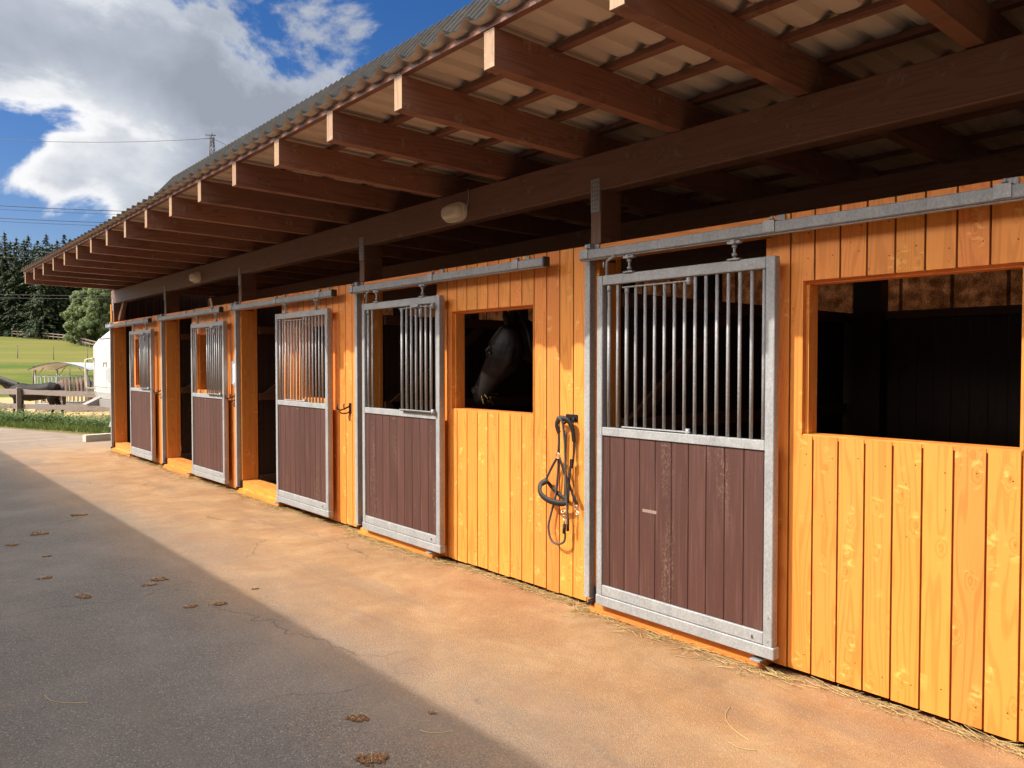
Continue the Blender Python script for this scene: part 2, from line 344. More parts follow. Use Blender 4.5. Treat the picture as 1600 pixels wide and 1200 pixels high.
def groundmat():
    t = mat('meadow_and_sand', .95, 0, .1)
    s = t.sep(t.obj); x, y = s[0], s[1]
    n = t.noise(t.obj, .10, 6, .6); nf = t.noise(t.obj, 2.5, 5, .7)
    band = t.noise(t.comb(t.math('MULTIPLY', x, .012), t.math('MULTIPLY', y, .09), 0), 1, 4, .6)
    g = t.math('ADD', t.math('MULTIPLY', band, .55), t.math('ADD', t.math('MULTIPLY', n, .25), t.math('MULTIPLY', nf, .2)))
    grass = t.ramp(g, [(.34, (.030, .065, .010)), (.45, (.060, .095, .014)), (.53, (.110, .115, .024)), (.64, (.18, .15, .045))])
    dry = t.sm(t.math('ADD', y, t.math('MULTIPLY', band, 60)), 125, 150)
    grass = t.mix(t.math('MULTIPLY', dry, .5), grass, (.15, .135, .035))
    sand = t.ramp(nf, [(.3, (.28, .19, .095)), (.6, (.43, .30, .15))])
    edge = t.math('ADD', y, t.math('MULTIPLY', t.math('SUBTRACT', n, .5), 8))
    isand = t.math('MULTIPLY', t.sm(edge, 27.5, 28.5), t.math('SUBTRACT', 1.0, t.sm(edge, 58, 60)))
    col = t.mix(isand, grass, sand)
    soil = t.math('SUBTRACT', 1.0, t.sm(y, 27.5, 28.5)); col = t.mix(t.math('MULTIPLY', soil, .6), col, (.20, .15, .08))
    t.l(col, t.b.inputs['Base Color']); bump(t, nf, .6, .05); return t.m
M['ground'] = groundmat()
M['dung'] = plain('horse_dung', (.15, .072, .034), .95, var=.7, scale=45, bmp=1)
M['forest_floor'] = plain('forest_floor', (.05, .045, .03), .95)

# ------------------------------------------------------------------ mesh builder
class MB:
    def __init__(s): s.v = []; s.f = []; s.mi = []; s.k = 0; s.sm = []
    def mat(s, k): s.k = k; return s
    def quad(s, pts, smooth=False):
        n = len(s.v); s.v += [tuple(p) for p in pts]; s.f.append(tuple(range(n, n+len(pts)))); s.mi.append(s.k); s.sm.append(smooth)
    def box(s, x0, x1, y0, y1, z0, z1, bev=0):
        if x1 < x0: x0, x1 = x1, x0
        if y1 < y0: y0, y1 = y1, y0
        if z1 < z0: z0, z1 = z1, z0
        b = min(bev, (x1-x0)*.45, (y1-y0)*.45, (z1-z0)*.45)
        n = len(s.v)
        if b <= 0:
            s.v += [(x, y, z) for z in (z0, z1) for y in (y0, y1) for x in (x0, x1)]
            fs = [(0, 2, 3, 1), (4, 5, 7, 6), (0, 1, 5, 4), (2, 6, 7, 3), (0, 4, 6, 2), (1, 3, 7, 5)]
        else:
            bm = bmesh.new(); bmesh.ops.create_cube(bm, size=1)
            for v in bm.verts: v.co = Vector(((x0+x1)/2+v.co.x*(x1-x0), (y0+y1)/2+v.co.y*(y1-y0), (z0+z1)/2+v.co.z*(z1-z0)))
            bmesh.ops.bevel(bm, geom=bm.edges[:], offset=b, segments=1, affect='EDGES')
            bm.verts.index_update(); s.v += [tuple(v.co) for v in bm.verts]; fs = [tuple(v.index for v in f.verts) for f in bm.faces]; bm.free()
        for f in fs: s.f.append(tuple(i+n for i in f)); s.mi.append(s.k); s.sm.append(False)
        return s
    def obox(s, c, size, rot):
        """oriented box: centre, full sizes, Matrix/Euler rotation"""
        n0 = len(s.v); hx, hy, hz = [d/2 for d in size]; s.box(-hx, hx, -hy, hy, -hz, hz)
        for i in range(n0, len(s.v)): s.v[i] = tuple(Vector(c)+rot @ Vector(s.v[i]))
        return s
    def bar(s, a, b, wd, ht):
        a, b = Vector(a), Vector(b); d = b-a; q = d.to_track_quat('X', 'Z').to_matrix()
        return s.obox((a+b)/2, (d.length, wd, ht), q)
    def tube(s, pts, r, seg=8, cap=True, closed=False, flat=1.0, up=None):
        pts = [Vector(p) for p in pts]; rr = r if isinstance(r, (list, tuple)) else [r]*len(pts)
        n0 = len(s.v); N = len(pts); prev = None
        for i, p in enumerate(pts):
            if closed: d = pts[(i+1) % N]-pts[i-1]
            else: d = pts[min(i+1, N-1)]-pts[max(i-1, 0)]
            d.normalize()
            if up is not None: ref = Vector(up)
            else: ref = Vector((0, 0, 1)) if abs(d.z) < .9 else Vector((1, 0, 0))
            if prev is None: e1 = d.cross(ref).normalized()
            else:
                e1 = (prev-d*prev.dot(d)); e1 = e1.normalized() if e1.length > 1e-5 else d.cross(ref).normalized()
            if up is not None: e1 = d.cross(ref).normalized()
            prev = e1; e2 = d.cross(e1)
            for k in range(seg):
                a = 2*math.pi*k/seg; s.v.append(tuple(p+e1*math.cos(a)*rr[i]+e2*math.sin(a)*rr[i]*flat))
        for i in range(N if closed else N-1):
            j = (i+1) % N
            for k in range(seg):
                k2 = (k+1) % seg
                s.f.append((n0+i*seg+k, n0+j*seg+k, n0+j*seg+k2, n0+i*seg+k2)); s.mi.append(s.k); s.sm.append(True)
        if cap and not closed:
            s.f.append(tuple(n0+k for k in range(seg))[::1]); s.mi.append(s.k); s.sm.append(False)
            s.f.append(tuple(n0+(N-1)*seg+k for k in reversed(range(seg)))); s.mi.append(s.k); s.sm.append(False)
        return s
    def prism(s, poly, axis, a0, a1):
        """extrude 2-D polygon along axis ('X','Y','Z')"""
        def P(u, v, a): return {'X': (a, u, v), 'Y': (u, a, v), 'Z': (u, v, a)}[axis]
        n = len(s.v); m = len(poly)
        s.v += [P(u, v, a0) for u, v in poly]+[P(u, v, a1) for u, v in poly]
        s.f.append(tuple(range(n, n+m))); s.f.append(tuple(reversed(range(n+m, n+2*m))))
        for i in range(m): j = (i+1) % m; s.f.append((n+i, n+m+i, n+m+j, n+j))
        s.mi += [s.k]*(m+2); s.sm += [False]*(m+2); return s
    def build(s, name, mats, parent=None, loc=None, fix=True):
        me = bpy.data.meshes.new(name); me.from_pydata(s.v, [], s.f)
        if not isinstance(mats, (list, tuple)): mats = [mats]
        for m in mats: me.materials.append(m)
        me.polygons.foreach_set('material_index', s.mi); me.polygons.foreach_set('use_smooth', s.sm)
        if fix:
            bm = bmesh.new(); bm.from_mesh(me); bmesh.ops.recalc_face_normals(bm, faces=bm.faces[:]); bm.to_mesh(me); bm.free()
        me.update(); o = bpy.data.objects.new(name, me); C.objects.link(o)
        if loc: o.location = loc
        if parent: attach(o, parent)
        return o
def world_loc(o):
    v = Vector(o.location)
    return v
def attach(o, p):
    o.parent = p
    if p.type == 'EMPTY': o.matrix_parent_inverse = Matrix.Translation(-Vector(p.location)) if p.get('_abs') else Matrix.Identity(4)
def tag(o, label=None, cat=None, group=None, kind=None):
    for k, v in (('label', label), ('category', cat), ('group', group), ('kind', kind)):
        if v: o[k] = v
    return o
def empty(name, loc, rz=0, absolute=False):
    o = bpy.data.objects.new(name, None); C.objects.link(o); o.location = loc; o.rotation_euler = (0, 0, rz)
    if absolute: o['_abs'] = 1
    return o
def kids(o): return [c for c in bpy.data.objects if c.parent == o]
def copy_tree(o, parent=None):
    c = o.copy(); C.objects.link(c)
    if parent is not None: c.parent = parent; c.matrix_parent_inverse = o.matrix_parent_inverse.copy()
    for ch in kids(o):
        if ch != c: copy_tree(ch, c)
    return c

# ------------------------------------------------------------------ terrain, yard
def gh(x, y):
    if y < 27: h = -.03
    elif y < 33: k = (y-27)/6; h = -.03-.55*k*k*(3-2*k)
    elif y < 64: h = -.58
    elif y < 185: k = y-64; h = -.58+.066*k*min(1, k/14)
    else: h = 7.4+(y-185)*.03
    d = max(0, min(1, (y-40)/60))
    return h+d*.5*mnoise.noise(Vector((x*.02, y*.02, 0)))
mb = MB(); xs = []; ys = []
v = -400
while v < 500: xs.append(v); v += 3 if -15 < v < 60 else 20
v = -200
while v < 700: ys.append(v); v += 1 if 18 < v < 80 else (3 if 80 <= v < 200 else 20)
nx = len(xs); mb.v = [(x, y, gh(x, y)) for y in ys for x in xs]
for j in range(len(ys)-1):
    for i in range(nx-1): mb.f.append((j*nx+i, j*nx+i+1, (j+1)*nx+i+1, (j+1)*nx+i))
mb.mi = [0]*len(mb.f); mb.sm = [True]*len(mb.f)
tag(mb.build('ground', M['ground'], fix=False), kind='structure')
mb = MB(); mb.quad([(-14, -14, 0), (4.2, -14, 0), (4.2, 17.2, 0), (.95, 17.6, 0), (.3, 19.4, 0), (-.83, 23.1, 0), (-3.6, 26.8, 0), (-14, 26.8, 0)])
tag(mb.build('yard', M['yard'], fix=False), kind='structure')

# ------------------------------------------------------------------ stable
stable = empty('stable_building', (1.7, 6.5, 0), absolute=True)
tag(stable, 'open fronted horse stable of glazed orange boards under a corrugated roof on brown rafters', 'stable')
POSTS = [.48+3*k for k in range(0, 5)]+[15.56]
Y0, Y1 = -2.52, 15.62
WT = 2.37; SILL = 1.24; LINT = 2.02
PIT = .13
def boards(mb, y0, y1, z0, z1, x=0.0, th=.028, side=-1, ragged=False):
    """vertical tongue-and-groove boards with V grooves at multiples of PIT"""
    k0 = math.floor((y0+.01)/PIT); k = k0
    while True:
        a = max(y0, k*PIT-.01); b = min(y1, (k+1)*PIT-.01); k += 1
        if a >= y1-1e-4: break
        if b-a < 1e-3: continue
        g = .0045; full_a = abs(a-((k-1)*PIT-.01)) < 1e-6; full_b = abs(b-(k*PIT-.01)) < 1e-6
        ya = a+(g if full_a else 0); yb = b-(g if full_b else 0); dz = rnd.uniform(0, .008) if ragged else 0
        f = side*.006
        poly = [(x+th, a), (x+.011, a), (x, ya), (x, yb), (x+.011, b), (x+th, b)] if full_a or full_b else [(x+th, a), (x, a), (x, b), (x+th, b)]
        mb.prism(poly, 'Z', z0+dz, z1)
def door_span(yp): return yp-1.30, yp-.06
for i, yp in enumerate(POSTS):
    yn = POSTS[i-1] if i else Y0
    a, b = door_span(yp)
    wy0, wy1 = (yp-2.42, yp-1.77) if i == 3 else (yp-2.45, yp-1.48)
    mb = MB()
    boards(mb, b, yp+.0, .03, WT-.0); mb.build('post_board', M['clad'], stable); mb = MB()
    boards(mb, wy1, a, .03, WT, ragged=True)
    boards(mb, wy0, wy1, .03, SILL, ragged=True); boards(mb, wy0, wy1, LINT, WT)
    boards(mb, yn+.0, wy0, .03, WT, ragged=True)
    mb.mat(1); k = math.ceil(yn/PIT)
    while k*PIT+.1 < a:
        for zz in ((.14, 1.13, 2.12, 2.27) if wy0-.02 < k*PIT < wy1 else (.14, 1.13, 2.2)):
            yy = k*PIT+.022+rnd.uniform(-.006, .006); z_ = zz+rnd.uniform(-.02, .02)
            if a-.14 > yy > yn+.02: mb.tube([(.0015, yy, z_), (-.0012, yy, z_)], .0032, 6)
        k += 1
    mb.build('cladding', [M['clad'], M['iron']], stable)
    # hidden inner lining keeps the wall thick
    mb = MB(); X0, X1 = .031, .085
    for (p, q, r, s_) in ((wy1, a, .03, WT-.004), (wy0, wy1, .03, SILL-.004), (wy0, wy1, LINT+.004, WT-.004), (yn+.0, wy0, .03, WT-.004)):
        mb.box(X0, X1, p+.002, q-.002, r, s_)
    mb.build('inner_lining', M['darkY'], stable)
    # window frame (thickness of the opening)
    e = .018
    wo = empty('window_frame', (0, 0, 0)); wo.parent = stable; wo.matrix_parent_inverse = Matrix.Translation(-Vector(stable.location))
    for q0 in (wy1-e, wy0): MB().box(.0295, .115, q0, q0+e, SILL, LINT).build('jamb', M['trimZ'], wo)
    s2 = MB(); s2.box(.003, .12, wy0+.001, wy1-.001, SILL-.02, SILL+.006, .003); s2.build('sill', M['trimY'], wo)
    s2 = MB(); s2.box(.029, .115, wy0+e+.001, wy1-e-.001, LINT-.016, LINT+.002); s2.build('lintel', M['trimY'], wo)
    # door header above opening, jambs, threshold
    mb = MB(); mb.box(-.002, .045, a+.001, b-.001, 2.265, WT-.003); mb.build('door_header', M['trimY'], stable)
    MB().box(.0, .16, b, b-.022, .16, 2.26, .003).build('door_jamb', M['trimZ'], stable); MB().box(.0, .13, a, a+.03, .16, 2.26, .003).build('door_jamb', M['trimZ'], stable)
    mb = MB(); mb.prism([(-.058, .006), (-.058, .066), (-.004, .070), (-.004, .155), (.19, .155), (.19, .006)], 'Y', a+.002, b-.002); mb.build('threshold', M['trimY'], stable)
    # post
    po = MB().box(.004, .20, yp-.09, yp-.002, 0 if i < 0 else 2.374, 2.72, .004); MB().box(.161, .20, yp-.09, yp-.004, .16, 2.37).build('post_lining', M['trimZ'], stable); MB().box(.05, .160, yp-.080, yp-.004, .02, 2.372).build('post_foot', M['postZ'], stable)
    po = po.build('post', M['postZ'], stable)
    pl = MB(); pl.box(-.0025, .0035, yp-.085, yp-.008, 2.58, 2.79)
    pl.mat(1)
    for r in range(7):
        for c in range(3):
            yy = yp-.085+.0165+c*.022; zz = 2.60+r*.028; pl.box(-.0035, -.0024, yy-.0035, yy+.0035, zz-.0035, zz+.0035)
    pl.build('metal_plate', [M['galv_dull'], M['black']], po)
    # steel upright the sliding door closes against
    u = MB(); u.box(-.055, -.003, yp-.052, yp-.004, .085, WT+.0, .003)
    ch = u.build('door_channel', M['galv'], stable)
    bb = MB(); bb.box(-.075, -.003, yp-.10, yp-.06, .055, .085, .002); bb.box(-.02, -.003, yp-.10, yp-.062, .085, .16, .002); bb.build('stopper', M['iron'], ch)
    # track above
    tr = MB(); L = 2.68 if i else 2.68
    tr.box(-.125, -.075, yp-L, yp-.02, 2.262, 2.318, .004); tr.box(-.112, -.088, yp-L, yp-.02, 2.254, 2.2615)
    to = tr.build('door_track', M['galv_dull'], stable)
    ec = MB().box(-.129, -.071, yp-L-.02, yp-L-.001, 2.256, 2.322, .004); ec.build('end_cap', M['black'], to)
    for q in (.07, 1.36, 2.40):
        bk = MB(); y = yp-q
        bk.box(-.130, -.070, y-.032, y+.032, 2.3185, 2.325); bk.box(-.131, -.1265, y-.032, y+.032, 2.268, 2.325); bk.box(-.0695, -.004, y-.022, y+.022, 2.325, 2.331)
        bk.box(-.012, -.003, y-.022, y+.022, 2.331, 2.368); bk.tube([(-.098, y, 2.325), (-.098, y, 2.35)], .007, 6); bk.tube([(-.098, y, 2.333), (-.098, y, 2.341)], .013, 6)
        bk.build('track_bracket', M['galv'], to)
    mb = MB(); y = a-.012
    mb.box(-.115, -.030, y-.01, y+.05, .052, .064, .002); mb.box(-.03, -.003, y-.03, y+.01, .052, .16, .002); mb.build('floor_guide', M['galv_dull'], stable)

# sliding doors: local origin at the post side, +y towards the camera is negative -> use local y from 0 to -1.23
def make_door(yp, slide, hatch_open, label):
    d = empty('sliding_door', (0, yp-.14-slide, 0)); d.parent = stable; d.matrix_parent_inverse = Matrix.Translation(-Vector(stable.location))
    d['label'] = label
    W = 1.225; xa, xb = -.105, -.058
    f = MB(); bv = .0035
    f.box(xa, xb, -.045, 0, .14, 2.15, bv); f.box(xa, xb, -W, -W+.052, .14, 2.15, bv)
    f.box(xa+.001, xb-.001, -W+.0525, -.0455, 2.09, 2.149, bv); f.box(xa+.001, xb-.001, -W+.0525, -.0455, 1.155, 1.207, bv)
    f.box(xa+.001, xb-.001, -W+.0525, -.0455, .150, .215, bv)
    f.box(xa-.004, xb+.002, -W-.012, .002, .085, .147, bv)
    for z in (.18, .30): f.tube([(xa-.003, -W+.026, z), (xa+.01, -W+.026, z)], .008, 6)
    f.tube([(xa-.012, -W+.12, .185), (xa+.01, -W+.12, .185)], .008, 6)
    f.build('frame', M['galv'], d)
    e = MB(); e.box(xb-.002+.003, xb+.012, -W+.006, -W+.05, .15, 2.13); e.build('back_strip', M['trimZ'], d)
    p = MB(); y = -.046; n = 0
    while y > -W+.053:
        y2 = max(-W+.053, (math.floor((y-.015-1e-6)/.118))*.118+.015)
        p.box(xa+.012, xb-.012, y2+.0012, y-.0012, .216, 1.154, .003); y = y2
    p.build('panel', M['panel'], d)
    q = MB(); zz = 1.128; yy = -.50
    q.tube([(xa+.011, yy-.004*k+.0, zz+.005*math.sin(k*1.9)) for k in range(14)], .0014, 4); q.build('maker_mark', M['chalk'], d)
    bars = [-.085-.0712*k for k in range(16)]
    for k, y in enumerate(bars):
        z1 = 2.0895; x = (xa+xb)/2-.002; r = .0095
        hatch = 2 <= k <= 8
        if hatch and hatch_open: y = y-.0712*7+.012; x = xa-.022
        b = MB()
        if hatch: b.tube([(x, y, 1.222), (x, y, 2.062)], r*(1.15 if k in (2,) else 1), 10)
        else: b.tube([(x, y, 1.207), (x, y, z1)], r, 10)
        if k in (0, 2): b.tube([(x, y, 2.03 if k == 2 else 2.05), (x, y, 2.062 if k == 2 else 2.085)], .014, 10)
        if k in (0, 2): b.tube([(x, y, 1.30), (x, y, 1.95)], r*1.22, 10)
        b.build('bar', M['galv'], d)
    g = MB(); sh = (-.0712*7+.012) if hatch_open else 0; gx = (xa-.022) if hatch_open else (xa+xb)/2-.004
    ya, yb = bars[2]+.03+sh, bars[8]-.045+sh
    for z in (1.217, 2.066): g.box(gx-.012, gx+.012, yb, ya, z-.004, z+.004, .002)
    for z in (1.217, 2.066): g.tube([(gx-.004, bars[8]-.03+sh, z-.02), (gx-.004, bars[8]-.03+sh, z+.02)], .013, 8)
    if hatch_open:
        g.box(gx-.004, xa+.004, yb, ya, 1.207, 1.2125)
        g.obox((gx-.02, bars[12], 2.078), (.02, .11, .02), Matrix.Rotation(0, 3, 'Z'))
        g.tube([(gx-.01, bars[13], 1.98), (gx-.01, bars[13], 2.05)], .016, 8)
    g.build('hatch_rail', M['galv'], d)
    for y in (-.26, -W+.24):
        h = MB(); h.tube([(-.10, y, 2.151), (-.10, y, 2.25)], .0075, 8); h.box(-.118, -.082, y-.035, y+.035, 2.150, 2.158)
        h.box(-.114, -.086, y-.04, y+.04, 2.236, 2.2495, .002); h.tube([(-.10, y, 2.170), (-.10, y, 2.184)], .015, 6); h.tube([(-.10, y, 2.215), (-.10, y, 2.228)], .015, 6)
        h.tube([(-.125, y, 2.243), (-.075, y, 2.243)], .012, 8)
        h.build('roller_hanger', M['galv'], d)
    if slide < .3:
        lr = MB(); lr.tube([(-.095, -.075, 2.09), (-.095, -.075, 2.235), (-.10, -.095, 2.243), (-.12, -.16, 2.26)], .0085, 8); lr.tube([(-.102, -.055, 2.235), (-.102, -.055, 2.20)], .006, 6)
        lr.build('latch_rod', M['galv'], d)
    return d
make_door(POSTS[1]-.02+.08, 0.08, False, 'nearest steel framed sliding door, closed, all its bars in place above the scuffed brown panel')
_m = MB(); _m.box(-.0945, -.0925, 2.85, 2.955, .722, .740); _m.build('pale_scuff', M['chalk'], stable)
make_door(POSTS[2]+.06, .15, True, 'closed sliding door left of the horse at the window, its small bar hatch folded open')
make_door(POSTS[3]+.06, 1.25, False, 'half open sliding door with all its bars in place, third from the camera')
make_door(POSTS[4]+.06, 1.46, True, 'sliding door pushed half open left of the white paper notice')
make_door(POSTS[5]+.06, 1.44, True, 'farthest sliding door, pushed half open at the end of the stable')
make_door(POSTS[0]+.06, .08, False, 'closed sliding door behind the edge of the picture')

# beam, rafters, battens, roof
mb = MB(); mb.box(.004, .125, Y0, 15.66, 2.712, 2.952, .006); beam = mb.build('eaves_beam', M['beamY'], stable)
mb = MB(); mb.box(3.30, 3.42, Y0, 15.66, 2.66, 2.90, .006); mb.build('rear_beam', M['beamY'], stable)
mb = MB(); mb.box(1.75, 1.87, Y0, 15.66, 2.68, 2.90, .006); mb.build('middle_beam', M['beamY'], stable)
XE = -1.385; XB = 3.75; TAN = .012
def rz(x): return 2.975-TAN*(x-XE)           # rafter underside
RY = [2.02+.785*k for k in range(-6, 18)]
RY[-1] = 15.42
r0 = MB()
x0, x1 = XE, XB; hw = .0375
for (k, poly_y) in ((0, hw),):
    n = len(r0.v)
    r0.prism([(x0, rz(x0)+.003), (x0+.003, rz(x0)), (x1, rz(x1)), (x1, rz(x1)+.18), (x0, rz(x0)+.18)], 'Y', -hw, hw)
r0.mi[-1] = 0
for fi, f in enumerate(r0.f):
    vs = [r0.v[i] for i in f]
    if all(abs(v[0]-x0) < 1e-5 for v in vs): r0.mi[fi] = 1
raft = r0.build('rafter', [M['raftX'], M['endgrain']], stable, loc=(0, RY[0], 0))
for y in RY[1:]:
    c = raft.copy(); C.objects.link(c); c.location = (0, y, rnd.uniform(-.006, .006)); c.parent = stable; c.matrix_parent_inverse = raft.matrix_parent_inverse.copy()
RT = lambda x: rz(x)+.182
bx = [XE+.004, -.99, -.62, -.25, .14, .60, 1.1, 1.6, 2.1, 2.6, 3.1, 3.6]
for k, x in enumerate(bx):
    wd = .038 if k == 0 else .055; z = RT(x)
    MB().box(x, x+wd, Y0-.1, 15.60, z, z+.030, .002).build('batten', M['battY'], stable)
# corrugated sheet: valleys rest on battens
P = .1955
prof = [(0, 0), (.06, .002), (.085, .010), (.103, .040), (.112, .052), (.138, .052), (.147, .040), (.165, .010), (.185, .002)]
def corr(y0, y1, x0, x1, zf, mb, th=.007, P=P, amp=1.0, rows=None):
    ypts = []; y = y0
    while y < y1:
        for (a, h) in prof: ypts.append((y+a*P/.1955, h*amp))
        y += P
    ypts.append((y, 0)); n = len(ypts); base = len(mb.v)
    for (dz) in (0, th):
        for x in (x0, x1):
            for (yy, h) in ypts: mb.v.append((x, yy, zf(x)+h+dz))
    def idx(lay, xi, k): return base+(lay*2+xi)*n+k
    for k in range(n-1):
        mb.f.append((idx(0, 0, k), idx(0, 1, k), idx(0, 1, k+1), idx(0, 0, k+1))); mb.mi.append(1)
        mb.f.append((idx(1, 0, k), idx(1, 0, k+1), idx(1, 1, k+1), idx(1, 1, k))); mb.mi.append(0)
        mb.f.append((idx(0, 0, k), idx(0, 0, k+1), idx(1, 0, k+1), idx(1, 0, k))); mb.mi.append(0)
        mb.f.append((idx(0, 1, k), idx(1, 1, k), idx(1, 1, k+1), idx(0, 1, k+1))); mb.mi.append(0)
    for k in (0, n-1):
        mb.f.append((idx(0, 0, k), idx(1, 0, k), idx(1, 1, k), idx(0, 1, k))); mb.mi.append(0)
    mb.sm += [False]*(len(mb.f)-len(mb.sm))
zf = lambda x: RT(x)+.031
mb = MB(); corr(Y0-.15, 15.50, XE-.05, XB+.1, zf, mb, amp=.78); mb.build('roof', [M['roof'], M['sheet_under']], stable, fix=False)
# gables, back wall, stall partitions, brace
mb = MB(); 
x = .03
while x < 3.42:
    mb.box(x+.002, x+.138, Y1-.0, Y1+.028, .03, 3.10); x += .14
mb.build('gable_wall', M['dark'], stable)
mb = MB(); x = .03
while x < 3.42:
    mb.box(x+.002, x+.138, Y0-.03, Y0-.002, .03, 3.10); x += .14
mb.build('gable_wall', M['clad_side'], stable)
mb = MB(); mb.box(-.012, .03, Y1-.03, Y1+.03, .02, 2.70, .004); mb.build('corner_board', M['trimZ'], stable)
mb = MB(); mb.bar((.09, 15.40, 2.40), (.09, 15.05, 2.73), .06, .09); mb.build('brace', M['postZ'], stable)
mb = MB(); y = Y0
while y < Y1-.01:
    mb.box(3.40, 3.43, y+.002, min(y+.138, Y1-.002), .03, 2.055); y += .14
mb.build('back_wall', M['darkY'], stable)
mb = MB(); mb.box(3.432, 3.438, Y0, Y1, 2.03, 2.66); mb.build('windbreak_net', M['net'], stable)
mb = MB()
mb.box(3.34, 3.399, Y0, Y1-.02, 2.00, 2.07)
mb.build('back_rail', M['darkrail'], stable)
y = .2
for yp in [-.8, .98, 3.17, 4.9, 6.1, 8.0, 9.1, 11, 12.1, 14]:
    MB().box(3.25, 3.398, yp-.12, yp+.12, .02, 2.655).build('rear_post', M['dark'], stable)
for yp in POSTS[:-1]:
    mb = MB(); x = .22
    while x < 3.3: mb.box(x+.001, min(x+.139, 3.33), yp-.075, yp-.035, .05, 2.03); x += .14
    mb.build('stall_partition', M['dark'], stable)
    mb = MB()
    for z in (.12, 1.15, 1.98): mb.box(.215, 3.3, yp-.115, yp-.076, z, z+.09, .003); mb.box(.215, 3.3, yp-.034, yp+.005, z, z+.09, .003)
    mb.bar((.3, yp-.097, 1.20), (1.4, yp-.097, 1.98), .036, .09); mb.bar((.3, yp-.017, 1.98), (1.5, yp-.017, 1.24), .034, .09)
    mb.build('partition_frame', M['darkrail'], stable)
mb = MB(); mb.box(.19, 3.40, Y0, Y1-.03, .004, .07); mb.build('stall_bedding', plain('trodden_bedding', (.16, .11, .05), .95, var=.6, scale=30, bmp=1), stable)

# ------------------------------------------------------------------ lamps on the beam
def lamp(y, z, label):
    o = empty('bulkhead_lamp', (0, y, z)); tag(o, label, 'lamp', 'oval lamps on the eaves beam')
    def oval(mb, x, a, b, n=28, dx=0):
        return [(x+dx, a*math.copysign(abs(math.cos(2*math.pi*k/n))**.6, math.cos(2*math.pi*k/n)), b*math.copysign(abs(math.sin(2*math.pi*k/n))**.75, math.sin(2*math.pi*k/n))) for k in range(n)]
    def loft(mb, secs):
        n = len(secs[0]); base = len(mb.v)
        for s_ in secs: mb.v += s_
        for i in range(len(secs)-1):
            for k in range(n): k2 = (k+1) % n; mb.f.append((base+i*n+k, base+i*n+k2, base+(i+1)*n+k2, base+(i+1)*n+k)); mb.mi.append(0); mb.sm.append(True)
        mb.f.append(tuple(base+(len(secs)-1)*n+k for k in range(n))); mb.mi.append(0); mb.sm.append(False)
    m = MB(); loft(m, [oval(m, .003, .135, .075), oval(m, -.03, .135, .075), oval(m, -.035, .128, .068)]); m.build('lamp_base', M['lamp'], o)
    m = MB(); loft(m, [oval(m, -.0352, .122, .064), oval(m, -.06, .118, .060), oval(m, -.082, .100, .048), oval(m, -.092, .07, .030)]); m.build('lamp_glass', M['lamp'], o)
    m = MB(); m.tube([(-.012, -.13, 0), (-.014, -.155, .03), (-.008, -.165, .08), (-.006, -.16, .13), (-.006, -.15, .17)], .0045, 6); m.build('cable', M['cable'], o)
lamp(4.93, 2.795, 'cream oval lamp on the brown beam above the window with the horse')
lamp(10.95, 2.80, 'small cream oval lamp far along the beam above the fourth door')
lamp(-1.1, 2.795, 'cream oval lamp on the beam beyond the right edge')

# ------------------------------------------------------------------ hooks, notice, halter
def hook(y, z, label):
    o = empty('bridle_hook', (0, y, z)); tag(o, label, 'hook', 'black iron hooks on the boards')
    m = MB(); m.box(-.008, -.0005, -.022, .022, -.055, .05, .003); m.tube([(-.009, 0, .035), (-.014, 0, .035)], .007, 6); m.build('back_plate', M['iron'], o)
    m = MB()
    m.tube([(-.006, 0, .02), (-.05, .02, -.005), (-.085, .045, -.02), (-.105, .06, -.005), (-.11, .066, .035)], .0075, 8)
    m.tube([(-.05, .02, -.005), (-.06, .022, .012), (-.058, .02, .045)], .0065, 8)
    m.tube([(-.006, 0, -.035), (-.03, .02, -.05), (-.07, .05, -.05), (-.085, .06, -.035)], .0065, 8)
    m.tube([(-.008, 0, -.05), (-.02, -.004, -.085), (-.018, -.01, -.12)], .006, 6)
    m.build('prong', M['iron'], o)
hook(6.66, 1.175, 'black iron hook on the boards between the second and third doors')
hook(9.60, 1.185, 'black iron hook just below the white paper notice')
hook(12.62, 1.175, 'black iron hook right of the farthest sliding door')
n_ = empty('paper_notice', (-.004, 9.615, 1.49)); tag(n_, 'white paper notice taped to the boards beside the fourth door', 'notice')
m = MB(); m.box(-.002, 0, -.105, .105, -.145, .145); m.build('sheet', M['paper'], n_)
m = MB(); m.box(-.0035, -.0021, -.035, .045, .115, .165); m.box(-.0035, -.0021, -.03, .03, -.17, -.12); m.build('tape', M['tape'], n_)
m = MB()
for k in range(6):
    z = .08-k*.033; m.box(-.0026, -.0021, -.07, .03+.04*rnd.random(), z, z+.006)
m.build('faint_writing', M['ink'], n_)

H = empty('halter_with_rope', (0, 3.66, 1.24)); tag(H, 'dark leather halter and grey lead rope hanging on the boards between two doors', 'halter')
def sp(pts, n=6):
    pts = [Vector(p) for p in pts]; out = []
    for i in range(len(pts)-1):
        p0 = pts[max(i-1, 0)]; p1 = pts[i]; p2 = pts[i+1]; p3 = pts[min(i+2, len(pts)-1)]
        for k in range(n):
            u = k/n; out.append(.5*((2*p1)+(-p0+p2)*u+(2*p0-5*p1+4*p2-p3)*u*u+(-p0+3*p1-3*p2+p3)*u**3))
    out.append(pts[-1]); return out
